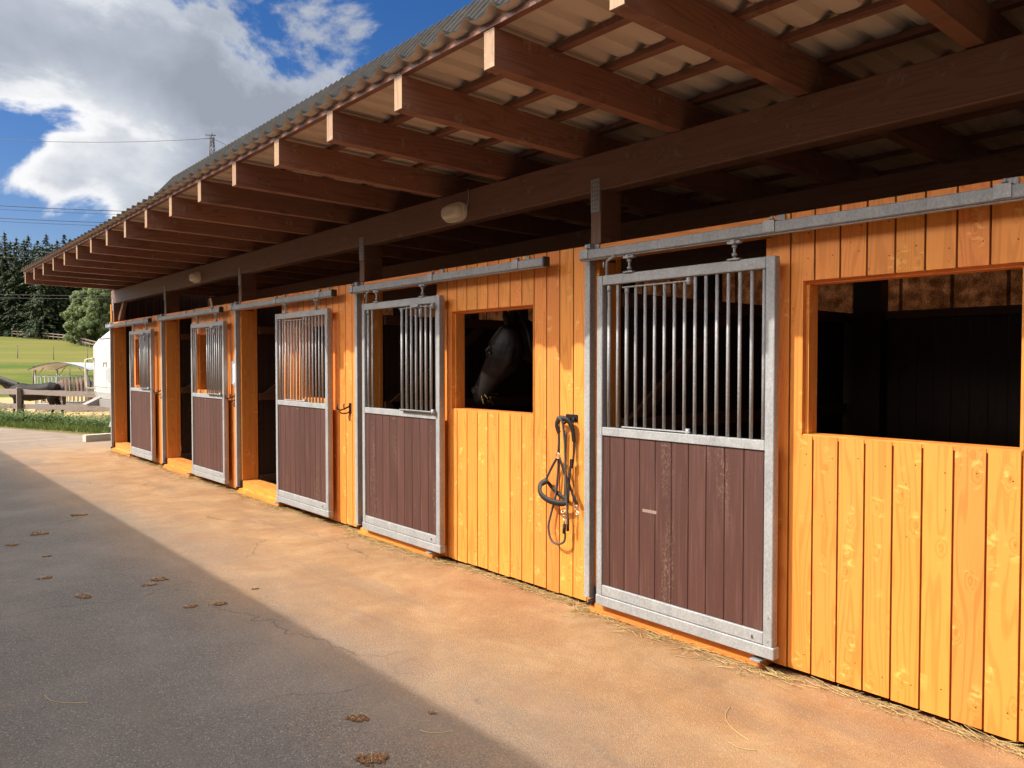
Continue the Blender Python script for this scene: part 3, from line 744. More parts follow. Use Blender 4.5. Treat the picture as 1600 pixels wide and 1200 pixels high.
# local frame: x out of wall (negative = towards viewer), y along wall (+ = left in picture), z up; pixel map 5 px per crop unit
def hp(cx, cy, x):                      # crop coordinates of the study drawing -> metres
    return (x, (235-cx)*.00125, (90-cy)*.00087)
def band(mb, pts, wdt, th=.0035): mb.tube(sp(pts), wdt, 8, flat=th/wdt, up=(1, 0, 0))
m = MB(); band(m, [hp(190, 205, -.05), hp(190, 280, -.048), hp(186, 365, -.05)], .011)
band(m, [hp(178, 400, -.05), hp(140, 480, -.055), hp(105, 575, -.065)], .010)
band(m, [hp(195, 400, -.05), hp(235, 510, -.05), hp(275, 620, -.045), hp(300, 690, -.045)], .012)
band(m, [hp(280, 180, -.02), hp(285, 300, -.02), hp(278, 450, -.03)], .010)
band(m, [hp(268, 430, -.03), hp(262, 560, -.04), hp(258, 720, -.045)], .011)
band(m, [hp(300, 690, -.045), hp(318, 740, -.04)], .016)
m.build('cheek_strap', M['leather'], H)
m = MB(); band(m, [hp(190, 205, -.05), hp(182, 140, -.06), hp(215, 92, -.065), hp(262, 110, -.05), hp(282, 180, -.035), hp(280, 265, -.02)], .019, .008); m.build('headpiece', M['leather'], H)
m = MB(); band(m, [hp(100, 590, -.05), hp(66, 630, -.075), hp(90, 690, -.10), hp(160, 730, -.105), hp(240, 740, -.08), hp(262, 715, -.05)], .021, .009)
band(m, [hp(85, 600, -.035), hp(105, 640, -.02), hp(160, 690, -.018), hp(240, 725, -.03)], .016, .006); m.build('noseband', M['leather'], H)
m = MB(); rp = sp([hp(170, 110, -.04), hp(205, 84, -.075), hp(245, 120, -.085), hp(254, 250, -.075), hp(262, 450, -.075), hp(268, 700, -.07), hp(270, 920, -.06)]); m.tube(rp, .0075, 8)
m.tube(sp([hp(175, 410, -.035), hp(168, 500, -.03), hp(150, 700, -.03), hp(118, 850, -.035), hp(105, 960, -.045), hp(135, 1050, -.055), hp(190, 1070, -.06), hp(235, 1040, -.055), hp(245, 975, -.055)]), .0075, 8)
m.tube(sp([hp(222, 200, -.02), hp(215, 400, -.018), hp(212, 640, -.02), hp(215, 760, -.03)]), .006, 8)
m.build('lead_rope', M['rope'], H)
m = MB()
def ring(c, r, rad, n=14, tilt=0): m.tube([(c[0]+tilt*math.sin(2*math.pi*k/n)*r, c[1]+r*math.cos(2*math.pi*k/n), c[2]+r*math.sin(2*math.pi*k/n)) for k in range(n)], rad, 6, closed=True)
ring(hp(186, 385, -.052), .019, .0035); ring(hp(98, 588, -.05), .012, .003); ring(hp(320, 760, -.05), .014, .003)
ring(hp(235, 800, -.06), .016, .0035, tilt=.5); ring(hp(240, 850, -.06), .013, .003, tilt=-.5); ring(hp(332, 800, -.05), .012, .003, tilt=.4)
m.tube([hp(330, 780, -.05), hp(335, 830, -.05)], .005, 6); m.tube([hp(240, 860, -.06), hp(242, 905, -.06)], .006, 6)
m.build('buckle', M['brass'], H)
m = MB(); m.tube([hp(242, 905, -.06), hp(238, 975, -.058)], .012, 8); m.tube([hp(268, 860, -.06), hp(268, 950, -.06)], .010, 8); m.box(-.047, -.035, -.065, -.045, -.27, -.33); m.build('rope_end', M['leather'], H)
m = MB(); m.box(-.008, -.0005, -.075, .035, -.02, .03, .003); m.tube([(-.005, -.01, 0), (-.06, -.005, -.03), (-.075, 0, -.015)], .008, 8); m.tube([(-.005, -.055, .0), (-.03, -.06, .004)], .008, 6)
ob = m.build('halter_hook', M['iron']); ob.location = (0, 3.66, 1.235); tag(ob, 'small iron hook that carries the leather halter', 'hook')

# ------------------------------------------------------------------ horses
def loft_mesh(secs_list, voxel, name, mats, smooth=6, sideways=False):
    """each chain: list of (centre, half-width across (y), half-height in the bend plane, tilt dir) joined by voxel remesh into one skin"""
    bm = MB()
    for secs in secs_list:
        n = 16; base = len(bm.v); N = len(secs); pts = [Vector(s_[0]) for s_ in secs]
        for i, (c, hw_, hh) in enumerate(secs):
            d = (pts[min(i+1, N-1)]-pts[max(i-1, 0)]).normalized(); 
            if i == 0: prev = Vector((0, 1, 0))
            if sideways and math.hypot(d.x, d.y) > .25:
                side = d.cross(Vector((0, 0, 1))); side = side if side.dot(prev) > 0 else -side
            else: side = prev if sideways else Vector((0, 1, 0))
            side = (side-d*side.dot(d)).normalized(); prev = side; up = d.cross(side)
            for k in range(n):
                a = 2*math.pi*k/n; bm.v.append(tuple(Vector(c)+side*math.cos(a)*hw_+up*math.sin(a)*hh))
        for i in range(N-1):
            for k in range(n): k2 = (k+1) % n; bm.f.append((base+i*n+k, base+(i+1)*n+k, base+(i+1)*n+k2, base+i*n+k2))
        bm.f.append(tuple(base+k for k in range(n))); bm.f.append(tuple(base+(N-1)*n+k for k in reversed(range(n))))
    bm.mi = [0]*len(bm.f); bm.sm = [True]*len(bm.f)
    o = bm.build(name, mats)
    r = o.modifiers.new('r', 'REMESH'); r.mode = 'VOXEL'; r.voxel_size = voxel; r.use_smooth_shade = True
    s_ = o.modifiers.new('s', 'SMOOTH'); s_.iterations = smooth; s_.factor = .5
    dg = bpy.context.evaluated_depsgraph_get(); ev = o.evaluated_get(dg); me = bpy.data.meshes.new_from_object(ev); o.modifiers.clear(); old = o.data; o.data = me; bpy.data.meshes.remove(old)
    for p in me.polygons: p.use_smooth = True
    return o
def head_secs(poll, ang, L, s=1.0, dense=True):
    """poll position; ang = angle of face below horizontal (rad); returns sections poll->muzzle, forward = +x"""
    d = Vector((math.cos(ang), 0, -math.sin(ang))); u = Vector((math.sin(ang), 0, math.cos(ang)))   # u = towards forehead
    rows = [(-.02, .060, .085, -.01), (.08, .085, .125, -.03), (.20, .100, .150, -.050), (.34, .098, .150, -.058), (.48, .078, .120, -.045), (.62, .060, .088, -.028), (.76, .053, .072, -.022), (.88, .058, .072, -.026), (.96, .056, .062, -.030), (1.02, .038, .040, -.034)]
    return [(Vector(poll)+d*(a*L)+u*(off*s), hw_*s, hh*s) for a, hw_, hh, off in rows], d, u
def make_horse(name, body_len, height, neck_up, head_ang, coatm, stride=True):
    s = height/1.5; bl = body_len
    z = lambda k: k*height
    body = [((-bl*.50, 0, z(.80)), .13*s, .12*s), ((-bl*.45, 0, z(.80)), .23*s, .24*s), ((-bl*.33, 0, z(.80)), .285*s, .31*s), ((-bl*.12, 0, z(.75)), .29*s, .32*s), ((bl*.10, 0, z(.725)), .30*s, .335*s), ((bl*.28, 0, z(.75)), .27*s, .345*s), ((bl*.42, 0, z(.75)), .215*s, .29*s), ((bl*.50, 0, z(.74)), .13*s, .18*s)]
    nx, nz = math.cos(neck_up), math.sin(neck_up); NL = .78*s
    n0 = Vector((bl*.36, 0, z(.80)))
    neck = [(n0+Vector((nx, 0, nz))*(NL*k), w_*s, h_*s) for k, w_, h_ in ((0, .17, .30), (.25, .14, .26), (.5, .115, .205), (.75, .095, .165), (1.0, .08, .135))]
    poll = n0+Vector((nx, 0, nz))*(NL*1.05)+Vector((.03, 0, .03))*s
    head, d, u = head_secs(poll, head_ang, .60*s, s)
    chains = [body, neck, head]
    for (x, sy, hind) in ((-bl*.38, 1, 1), (-bl*.38, -1, 1), (bl*.33, 1, 0), (bl*.33, -1, 0)):
        y = sy*.15*s; o_ = (.16 if sy > 0 else -.12)*s*(1 if stride else 0)
        if hind: ch = [((x, y, z(.72)), .12*s, .22*s), ((x+.06*s, y, z(.54)), .095*s, .15*s), ((x-.10*s+o_*.4, y, z(.36)), .055*s, .075*s), ((x-.14*s+o_*.6, y, z(.31)), .046*s, .060*s), ((x-.09*s+o_, y, z(.12)), .034*s, .040*s), ((x-.08*s+o_, y, z(.08)), .042*s, .046*s), ((x-.04*s+o_, y, z(.035)), .045*s, .05*s), ((x-.02*s+o_, y, .0), .055*s, .065*s)]
        else: ch = [((x, y, z(.66)), .10*s, .17*s), ((x, y, z(.50)), .075*s, .10*s), ((x+o_*.5, y, z(.32)), .050*s, .055*s), ((x+o_*.5, y, z(.28)), .046*s, .050*s), ((x+o_*.9, y, z(.11)), .033*s, .036*s), ((x+o_, y, z(.07)), .042*s, .044*s), ((x+.03*s+o_, y, z(.03)), .045*s, .05*s), ((x+.05*s+o_, y, 0), .055*s, .062*s)]
        chains.append(ch)
    for sy in (1, -1): chains.append([(poll+Vector((0, sy*.055*s, .04*s)), .022*s, .03*s), (poll+Vector((.01*s, sy*.075*s, .12*s)), .028*s, .035*s), (poll+Vector((.03*s, sy*.075*s, .20*s)), .008*s, .012*s)])
    root = empty(name, (0, 0, 0))
    b = loft_mesh(chains, .022*s, 'body', coatm); b.parent = root
    m = MB(); tb = Vector((-bl*.51, 0, z(.90)))
    for k in range(16):
        oy = rnd.uniform(-.035, .035)*s; ln = rnd.uniform(.75, 1.0)*.62*height
        m.tube([tb+Vector((0, oy*.3, 0)), tb+Vector((-.09*s, oy, -.10*s)), tb+Vector((-.12*s+rnd.uniform(-.03, .03), oy*2, -ln*.5)), tb+Vector((-.08*s+rnd.uniform(-.05, .05), oy*2.2, -ln))], [.02*s, .03*s, .03*s, .006*s], 6)
    m.build('tail', M['mane'], root)
    m = MB(); N = Vector((-nz, 0, nx))
    for k in range(26):
        f = k/25; base = n0+Vector((nx, 0, nz))*(NL*(.1+.95*f))+N*((.27-.14*f)*s); sy = 1
        m.tube([base, base+Vector((.0, .06*s, .015)), base+Vector((-.02, (.13-.03*f)*s, -.10*s)), base+Vector((-.02+rnd.uniform(-.03, .03), (.15-.03*f)*s, -.24*s))], [.02*s, .028*s, .024*s, .005], 5)
    m.build('mane', M['mane'], root)
    return root, poll, d, u, s
# paddock horse: faces left in the picture
hA, *_ = make_horse('horse', 2.0, 1.50, R(30), R(55), M['black_coat'])
hA.location = (1.75, 34.9, gh(1.7, 34.9)-.02)
dv = Vector((.80-2.60, 35.7-34.1)); hA.rotation_euler.z = math.atan2(dv.y, dv.x)
tag(hA, 'black horse walking left behind the weathered paddock fence', 'horse')
hB, *_ = make_horse('horse', 1.7, 1.45, R(-25), R(75), M['bay_coat'], stride=False)
hB.location = (4.9, 44.3, gh(4.5, 44.5)); hB.rotation_euler.z = math.atan2(1.4, -2.0)
tag(hB, 'reddish brown horse behind the round roofed hay feeder', 'horse')

# horse in the stall: detailed head at the window
def stall_horse():
    root = empty('horse', (.81, 3.14, .0)); root.rotation_euler.z = R(108)
    s = 1.05; bl = 1.5
    # head placement measured in the stall: local +x is towards +Y of the stable
    poll = Vector((1.60, 0, 1.87)); ang = R(60)
    ed = Vector((.22, 1, 0)).normalized()                  # the body stands deep in the stall, the neck bends to the window
    B0 = Vector((1.12, -1.52, 0)); q = lambda k, z: B0+ed*k+Vector((0, 0, z))
    body = [(q(-.80, 1.22), .13, .12), (q(-.70, 1.22), .25, .26), (q(-.45, 1.20), .28, .31), (q(-.1, 1.15), .29, .33), (q(.25, 1.15), .28, .34), (q(.50, 1.17), .22, .30), (q(.62, 1.15), .12, .17)]
    neck = [(q(.32, 1.30), .17, .28), (q(.60, 1.47), .14, .25), (q(.90, 1.64), .12, .21), (poll+Vector((-.13, -.30, -.13)), .10, .17), (poll+Vector((-.05, -.10, -.07)), .088, .135), (poll+Vector((.03, 0, -.06)), .08, .11)]
    d = Vector((math.cos(ang), 0, -math.sin(ang))); u = Vector((math.sin(ang), 0, math.cos(ang)))
    L = .64
    rows = [(-.03, .060, .070, -.005), (.05, .080, .105, -.02), (.14, .098, .135, -.040), (.24, .106, .152, -.055), (.34, .104, .154, -.062), (.44, .086, .132, -.052), (.54, .070, .112, -.040), (.64, .062, .104, -.036), (.74, .058, .094, -.032), (.83, .060, .088, -.030), (.90, .062, .084, -.031), (.96, .058, .072, -.033), (1.01, .044, .050, -.036), (1.03, .02, .02, -.04)]
    head = [(poll+d*(a*L)+u*off, hw_, hh) for a, hw_, hh, off in rows]
    chin = [(poll+d*(.84*L)+u*-.070, .038, .030), (poll+d*(.92*L)+u*-.078, .036, .030), (poll+d*(.98*L)+u*-.078, .022, .018)]
    chains = [body, neck, head, chin]
    P_ = lambda a, b, y: poll+d*(a*L)+u*b+Vector((0, y, 0))
    for sy in (1, -1):
        chains.append([(poll+Vector((-.02, sy*.055, .04)), .022, .032), (poll+Vector((-.02, sy*.075, .11)), .030, .036), (poll+Vector((.0, sy*.080, .18)), .007, .010)])
        chains.append([(P_(.26, .035, sy*.080), .022, .020), (P_(.33, .045, sy*.092), .024, .022), (P_(.40, .030, sy*.078), .018, .016)])     # brow ridge
        chains.append([(P_(.36, -.005, sy*.090), .014, .013), (P_(.50, -.010, sy*.072), .013, .011), (P_(.62, -.012, sy*.056), .010, .008)])     # facial crest
        # nostril rim
        rim = [P_(.885+.045*math.cos(a), .018+.026*math.sin(a), sy*(.052)) for a in [k*math.pi/5 for k in range(11)]]
        chains.append([(p, .0085, .0085) for p in rim])
        chains.append([(P_(.16, -.11, sy*.055), .035, .05), (P_(.30, -.14, sy*.062), .036, .055), (P_(.42, -.12, sy*.052), .025, .04)])  # cheek
    for (k_, sy, hind) in ((-.55, 1, 1), (-.55, -1, 1), (.40, 1, 0), (.40, -1, 0)):
        g_ = q(k_, 0)+Vector((1, -.22, 0))*(sy*.15); x, y = g_.x, g_.y
        chains.append([((x, y, 1.05), .11, .19), ((x, y, .75), .08, .11), ((x-(.08 if hind else 0), y, .48), .05, .06), ((x-(.05 if hind else 0), y, .2), .035, .04), ((x, y, .1), .045, .05), ((x+.03, y, 0), .055, .065)])
    b = loft_mesh(chains, .0085, 'body', M['muzzle_coat'], smooth=3, sideways=True); b.parent = root
    for sy in (1, -1):
        e = MB(); c = P_(.335, .012, sy*.098); n0 = 10
        for i in range(6):
            for k in range(n0):
                th_ = math.pi*i/5; a = 2*math.pi*k/n0; e.v.append(tuple(c+Vector((math.sin(th_)*math.cos(a)*.019, math.cos(th_)*.016, math.sin(th_)*math.sin(a)*.016))))
        for i in range(5):
            for k in range(n0): k2 = (k+1) % n0; e.f.append((i*n0+k, i*n0+k2, (i+1)*n0+k2, (i+1)*n0+k)); e.mi.append(0); e.sm.append(True)
        e.build('eye', M['eye'], root)
        e = MB(); c = P_(.885, .018, sy*.0585)
        e.tube([c+Vector((0, -sy*.01, 0)), c+Vector((0, sy*.002, 0))], .017, 12); e.build('nostril', M['nostril'], root)
    m = MB()
    for k in range(40):
        f = k/39; base = q(.45, 1.66).lerp(poll+Vector((-.06, -.06, .06)), f); sy = 1
        m.tube([base, base+Vector((-.04, .02, .02)), base+Vector((-.10, .03, -.08)), base+Vector((-.13+rnd.uniform(-.03, .03), .04, -.24))], [.016, .022, .018, .003], 5)
    for k in range(8): m.tube([poll+Vector((0, rnd.uniform(-.03, .03), .04)), poll+Vector((.06, rnd.uniform(-.04, .04), .02)), poll+d*.18+u*.09+Vector((0, rnd.uniform(-.05, .05), 0))], [.016, .014, .003], 5)
    m.build('mane', M['mane'], root)
    m = MB()
    mouth = P_(.90, -.052, .03)
    for k in range(12):
        a = mouth+Vector((rnd.uniform(-.03, .01), rnd.uniform(-.05, .04), rnd.uniform(-.01, .02))); qv = Vector((rnd.uniform(-.9, -.1), rnd.uniform(-.3, .6), rnd.uniform(-.9, .3))).normalized()*rnd.uniform(.05, .12)
        m.tube([a, a+qv*.5+Vector((0, 0, .008)), a+qv], .0016, 4)
    hy = m.build('hay_wisp', M['straw']); 
    return root, hy, P_
hs_, hay, P_ = stall_horse()
tag(hs_, 'dark horse looking out of the small window beside the second door', 'horse')
mat_h = Matrix.Translation(hs_.location) @ Matrix.Rotation(hs_.rotation_euler.z, 4, 'Z')
hay.matrix_world = mat_h; tag(hay, 'wisp of hay in the mouth of the horse at the window', 'hay')

# ------------------------------------------------------------------ fence, feeder, trailer, block
FD = Vector((1.67, -4.47)).normalized(); F0 = Vector((.0, 26.25))
fence = empty('paddock_fence', (0, 26.25, 0), absolute=True); tag(fence, 'weathered post and rail fence of rough brown planks along the paddock', 'fence')
for s_ in (-12, -8, -4, 0, 4.35, 8.5):
    p = F0+FD*s_; MB().box(p.x-.06, p.x+.06, p.y-.06, p.y+.06, -.3, .92, .01).build('post', M['oldwood'], fence)
def rail(sa, sb, za, zb, h, th=.035, off=-.085):
    nrm = Vector((FD.y, -FD.x)); m = MB(); n = max(4, int(abs(sb-sa)/.35)); top = []; bot = []
    for k in range(n+1):
        f = k/n; p = F0+FD*(sa+(sb-sa)*f)+nrm*(-off if False else off); z = za+(zb-za)*f
        j1 = mnoise.noise(Vector((sa+f*9, z*3, 1)))*.022; j2 = mnoise.noise(Vector((sa+f*9, z*3, 7)))*.022
        top.append((p, z+h/2+j1)); bot.append((p, z-h/2+j2))
    for k in range(n):
        for sgn in (-1, 1):
            a, b = top[k], top[k+1]; c, d = bot[k+1], bot[k]; o_ = nrm*(th/2*sgn)
            m.quad([(q[0].x+o_.x, q[0].y+o_.y, q[1]) for q in (a, b, c, d)])
        for lst in (top, bot):
            a, b = lst[k], lst[k+1]; o_ = nrm*(th/2)
            m.quad([(a[0].x+o_.x, a[0].y+o_.y, a[1]), (b[0].x+o_.x, b[0].y+o_.y, b[1]), (b[0].x-o_.x, b[0].y-o_.y, b[1]), (a[0].x-o_.x, a[0].y-o_.y, a[1])])
    m.build('rail', M['oldwood'], fence, fix=False)
rail(-12, -.2, .80, .79, .17); rail(-.3, 4.45, .79, .79, .155, off=-.088); rail(4.45, 8.6, .79, .79, .15)
rail(-12, .3, .35, .37, .15, off=-.088); rail(.2, 5.0, .375, .43, .13); rail(5.0, 8.6, .43, .43, .13)
rail(1.5, 8.0, .03, .08, .15, off=.1)

fd = empty('hay_feeder', (4.15, 40.8, gh(4, 41))); tag(fd, 'galvanised hay feeder with curved tin roof and vertical bars in the paddock', 'feeder')
fd.rotation_euler.z = math.atan2(39.91-41.85, 5.11-2.84)*1.0
LW = 1.18; DP = .85; m = MB(); n = 14
def arch(x): return 1.92+.34*(1-(x/1.42)**2)
for k in range(n):
    x0_, x1_ = -1.42+2.84*k/n, -1.42+2.84*(k+1)/n
    m.quad([(x0_, -DP-.25, arch(x0_)), (x1_, -DP-.25, arch(x1_)), (x1_, DP+.25, arch(x1_)), (x0_, DP+.25, arch(x0_))], True)
    m.quad([(x0_, -DP-.25, arch(x0_)-.02), (x1_, -DP-.25, arch(x1_)-.02), (x1_, DP+.25, arch(x1_)-.02), (x0_, DP+.25, arch(x0_)-.02)], True)
m.build('roof', M['feed_roof'], fd, fix=False)
m = MB()
for sy in (-1, 1):
    m.tube([(-1.42+2.84*k/n, sy*(DP+.22), arch(-1.42+2.84*k/n)-.04) for k in range(n+1)], .025, 6)
    for sx in (-1, 1):
        m.tube([(sx*LW, sy*DP, .0), (sx*LW, sy*DP, 1.92)], .035, 6); m.tube([(sx*LW, sy*DP, 1.55), (sx*.8, sy*DP, 2.02)], .02, 6)
    for z in (.38, 1.62): m.tube([(-LW, sy*DP, z), (LW, sy*DP, z)], .028, 6)
for sx in (-1, 1):
    for z in (.38, 1.62): m.tube([(sx*LW, -DP, z), (sx*LW, DP, z)], .028, 6)
m.build('frame', M['galv'], fd)
for k in range(13):
    x = -LW+2*LW*(k+.5)/13
    for sy in (-1, 1): MB().tube([(x, sy*DP, .38), (x, sy*DP, 1.62)], .018, 6).build('bar', M['galv'] if (k+sy) % 4 else M['feed_green'], fd)
for k in range(6):
    y = -DP+2*DP*(k+.5)/6
    for sx in (-1, 1): MB().tube([(sx*LW, y, .38), (sx*LW, y, 1.62)], .018, 6).build('bar', M['galv'], fd)
m = MB()
for z in (.05, .22):
    m.box(-LW-.02, LW+.02, -DP-.03, -DP-.01, z, z+.14); m.box(-LW-.02, LW+.02, DP+.01, DP+.03, z, z+.14); m.box(-LW-.03, -LW-.01, -DP, DP, z, z+.14); m.box(LW+.01, LW+.03, -DP, DP, z, z+.14)
m.build('trough_board', M['greytin'], fd)

TR = empty('horse_trailer', (2.4, 18.6, 0), absolute=True); tag(TR, 'white horse trailer with a grab bar standing behind the end of the stable', 'trailer')
TX, TY0, TY1 = .72, 17.75, 20.45
m = MB(); m.prism([(TX+.05, .80), (4.1, .80), (4.1, 2.20), (TX+.12, 2.20), (TX, 2.02), (TX, .95)], 'Y', TY0, TY1); body = m.build('body', M['white'], TR)
m = MB(); m.prism([(TX+.14, 2.215), (4.08, 2.215), (4.02, 2.42), (TX+.36, 2.42)], 'Y', TY0+.08, TY1-.08); m.build('roof_cap', M['white'], TR)
m = MB(); m.box(TX-.003, TX+.01, TY1-.10, TY1-.085, .98, 2.0); m.box(TX-.003, TX+.01, TY0+1.5, TY0+1.515, .98, 2.0); m.box(TX-.004, TX+.01, TY0, TY1, 1.06, 1.075); m.box(TX+.09, TX+.13, TY0+.2, TY1-.2, 2.19, 2.214)
m.build('seam', M['greytin'], body)
m = MB(); n = 24; cy_, cz_ = 18.95, 1.36
m.v = [(TX-.004, cy_+.30*math.cos(2*math.pi*k/n), cz_+.17*math.sin(2*math.pi*k/n)) for k in range(n)]+[(TX+.004, cy_+.30*math.cos(2*math.pi*k/n), cz_+.17*math.sin(2*math.pi*k/n)) for k in range(n)]
m.f = [tuple(range(n))]+[(k, (k+1) % n, n+(k+1) % n, n+k) for k in range(n)]; m.mi = [0]*len(m.f); m.sm = [False]*len(m.f)
m.build('oval_emblem', M['emblem'], body)
m = MB(); m.box(TX-.012, TX-.004, 19.2, 19.5, 1.62, 1.645); m.box(TX-.012, TX-.004, 19.2, 19.23, 1.54, 1.62); m.box(TX-.012, TX-.004, 19.47, 19.5, 1.54, 1.62); m.build('door_handle', M['greytin'], body)
m = MB(); y = TY1-.06
m.tube(sp([(TX+.02, y, 1.72), (TX-.12, y, 1.72), (TX-.17, y, 1.70), (TX-.19, y, 1.64), (TX-.19, y, 1.12), (TX-.17, y, 1.05), (TX-.12, y, 1.03), (TX+.03, y, 1.03)], 4), .016, 8); m.tube([(TX-.03, y-.03, 1.72), (TX-.03, y+.03, 1.72)], .04, 12)
m.build('grab_bar', M['cream'], TR)
m = MB(); m.prism([(TX-.28, .66), (TX+.3, .96), (TX+.6, .79), (TX+.5, .70)], 'Y', TY1-.5, TY1-.1); m.box(TX+.0, 4.0, TY0+.2, TY1-.2, .62, .79); m.prism([(TX-.1, .60), (TX+.9, .92), (TX+1.0, .60)], 'Y', TY0-.1, TY0+.02); m.build('chassis', M['greytin'], TR)
def wheel(x, y, r, parent):
    m = MB(); seg = 28; prof_ = [(r*.62, -.09), (r*.92, -.095), (r, -.07), (r, .07), (r*.92, .095), (r*.62, .09)]
    for k in range(seg):
        a = 2*math.pi*k/seg
        for (q, o_) in prof_: m.v.append((x+q*math.cos(a), y+o_, r+q*math.sin(a)))
    L = len(prof_)
    for k in range(seg):
        k2 = (k+1) % seg
        for j in range(L): j2 = (j+1) % L; m.f.append((k*L+j, k2*L+j, k2*L+j2, k*L+j2)); m.mi.append(0); m.sm.append(True)
    wo_ = m.build('wheel', M['rubber'], parent)
    m = MB(); m.tube([(x, y-.06, r), (x, y+.06, r)], r*.63, 24); m.tube([(x, y-.085, r), (x, y-.06, r)], r*.25, 12); m.build('rim', M['rim'], wo_)
wheel(.66, 17.28, .265, TR); wheel(2.6, 17.55, .30, TR); wheel(2.6, 20.3, .30, TR)
m = MB(); n = 10
for k in range(n):
    a0 = math.pi*(.05+.9*k/n); a1 = math.pi*(.05+.9*(k+1)/n)
    m.quad([(.66+.32*math.cos(a), y, .265+.32*math.sin(a)) for a, y in ((a0, 17.15), (a1, 17.15), (a1, 17.42), (a0, 17.42))], True)
    m.quad([(.66+.33*math.cos(a), y, .265+.33*math.sin(a)) for a, y in ((a0, 17.15), (a1, 17.15), (a1, 17.42), (a0, 17.42))], True)
m.box(.55, .80, 17.30, 17.9, .55, .66)
m.build('mudguard', M['greytin'], TR, fix=False)
m = MB(); m.bar((-.05, 17.74, .07), (1.6, 18.05, .07), .16, .14); ob = m.build('kerb_block', M['concrete']); tag(ob, 'pale concrete beam lying on the yard in front of the trailer wheel', 'concrete beam')

# ------------------------------------------------------------------ weeds and grass by the fence
def leafy(name, label, cat, area, count, hmin, hmax, size, matn):
    m = MB()
    for _ in range(count):
        s_, o_ = area(); p = F0+FD*s_+Vector((FD.y, -FD.x))*o_; z = gh(p.x, p.y)+.03; h = rnd.uniform(hmin, hmax)*(.6+.8*abs(mnoise.noise(Vector((p.x*2, p.y*2, 3)))))
        lean = Vector((rnd.gauss(0, .15), rnd.gauss(0, .15), 1))
        if matn == 'weed':
            for k in range(9):
                c = Vector((p.x, p.y, z))+lean*(h*k/8)+Vector((rnd.gauss(0, .03), rnd.gauss(0, .03), 0)); a = rnd.uniform(0, 6.28); q = Vector((math.cos(a), math.sin(a), rnd.uniform(-.3, .6)))*size*rnd.uniform(.6, 1.3); b = Vector((-math.sin(a), math.cos(a), rnd.uniform(-.3, .3)))*size*.35
                m.quad([c, c+q*.5+b, c+q, c+q*.5-b])
        else:
            a = rnd.uniform(0, 6.28); b = Vector((math.cos(a), math.sin(a), 0))*size
            base = Vector((p.x, p.y, z)); tip = base+lean*h; m.quad([base-b, base+b, base+lean*(h*.6)+b*.6, tip, base+lean*(h*.6)-b*.6])
    o = m.build(name, M[matn], fix=False); tag(o, label, cat, kind='stuff')
leafy('weeds', 'tall leafy weeds growing along the paddock fence', 'weeds', lambda: (rnd.uniform(-6, 2.7) if rnd.random() < .8 else rnd.uniform(1, 6), rnd.uniform(.05, .9)), 2300, .10, .42, .07, 'weed')
leafy('grass', 'short green grass between the yard edge and the fence', 'grass', lambda: (rnd.uniform(-6, 8), rnd.uniform(.1, 1.75)), 12000, .05, .19, .010, 'grass')

# ------------------------------------------------------------------ trees
def spruce(Ht, Rr, seed):
    r = random.Random(seed); m = MB(); lv = int(Ht*1.9)
    for i in range(lv):
        f = (i/(lv-1)); z = Ht*(.06+.94*f); rad = Rr*(1-f)**.66*r.uniform(.72, 1.1)+.15; nb = max(5, int(17*(1-f*.62)))
        for k in range(nb):
            a = r.uniform(0, 6.283); L = rad*r.uniform(.65, 1.12); st = max(2, int(L/.42)); dr = r.uniform(.18, .5)
            for j in range(st):
                q = (j+.6)/st; c = Vector((math.cos(a)*L*q, math.sin(a)*L*q, z-L*q*q*dr+r.uniform(-.12, .12)))
                w_ = (.74*(1-q*.45)*(1-.25*f))*r.uniform(.6, 1.2); d = Vector((math.cos(a+r.gauss(0, .4)), math.sin(a+r.gauss(0, .4)), -.35+r.gauss(0, .25)))*w_*1.1; b = Vector((-math.sin(a), math.cos(a), r.gauss(0, .4)))*w_*.42
                m.quad([c-d*.5-b*.4, c+b, c+d, c-b])
                if r.random() < .5: m.quad([c-b, c+Vector((0, 0, -w_*.9))+d*.3, c+b])
    m.quad([(-.12, 0, Ht*.97), (.12, 0, Ht*.97), (0, 0, Ht*1.04)]); return m
protos = []
for i, (Ht, Rr) in enumerate(((19, 5.0), (21, 4.6), (17.5, 5.3))):
    root = empty('spruce_tree', (0, 0, 0)); c = spruce(Ht, Rr, 11+i).build('crown', M['needles'], root, fix=False)
    MB().tube([(0, 0, -.5), (0, 0, Ht*.4), (0, 0, Ht*.97)], [.30, .2, .03], 8).build('trunk', M['bark'], root); protos.append((root, Ht))
def plan(px, f):
    th = R(40.6); r = (px-800)/1202*f; return r*math.cos(th)+f*math.sin(th)-LAT, f*math.cos(th)-r*math.sin(th)
spots = []
row0 = [(-95, 152, 1.0), (-60, 150, .95), (-28, 154, 1.02), (10, 153, 1.03), (26, 151, .84), (41, 155, .97), (62, 152, .96), (75, 158, .84), (92, 154, .97), (70, 147, .88), (55, 162, .9), (112, 158, .93), (90, 149, .82), (132, 155, .95), (150, 160, 1.0), (172, 156, .95), (205, 158, 1.0), (240, 160, .95), (280, 160, 1.0), (330, 162, 1.0), (390, 165, 1.0), (450, 165, .95)]
for (px, f, k) in row0: spots.append((*plan(px, f), k))
for j in range(62):
    px = -120+j*9.3; f = 162+7*(j % 3); spots.append((*plan(px, f), .96+.1*rnd.random()))
adj = ['tall slim', 'dark broad', 'ragged', 'dense', 'narrow pointed', 'bushy']
used = [0]*3
ORD = 'first second third fourth fifth sixth seventh eighth ninth tenth eleventh twelfth'.split()
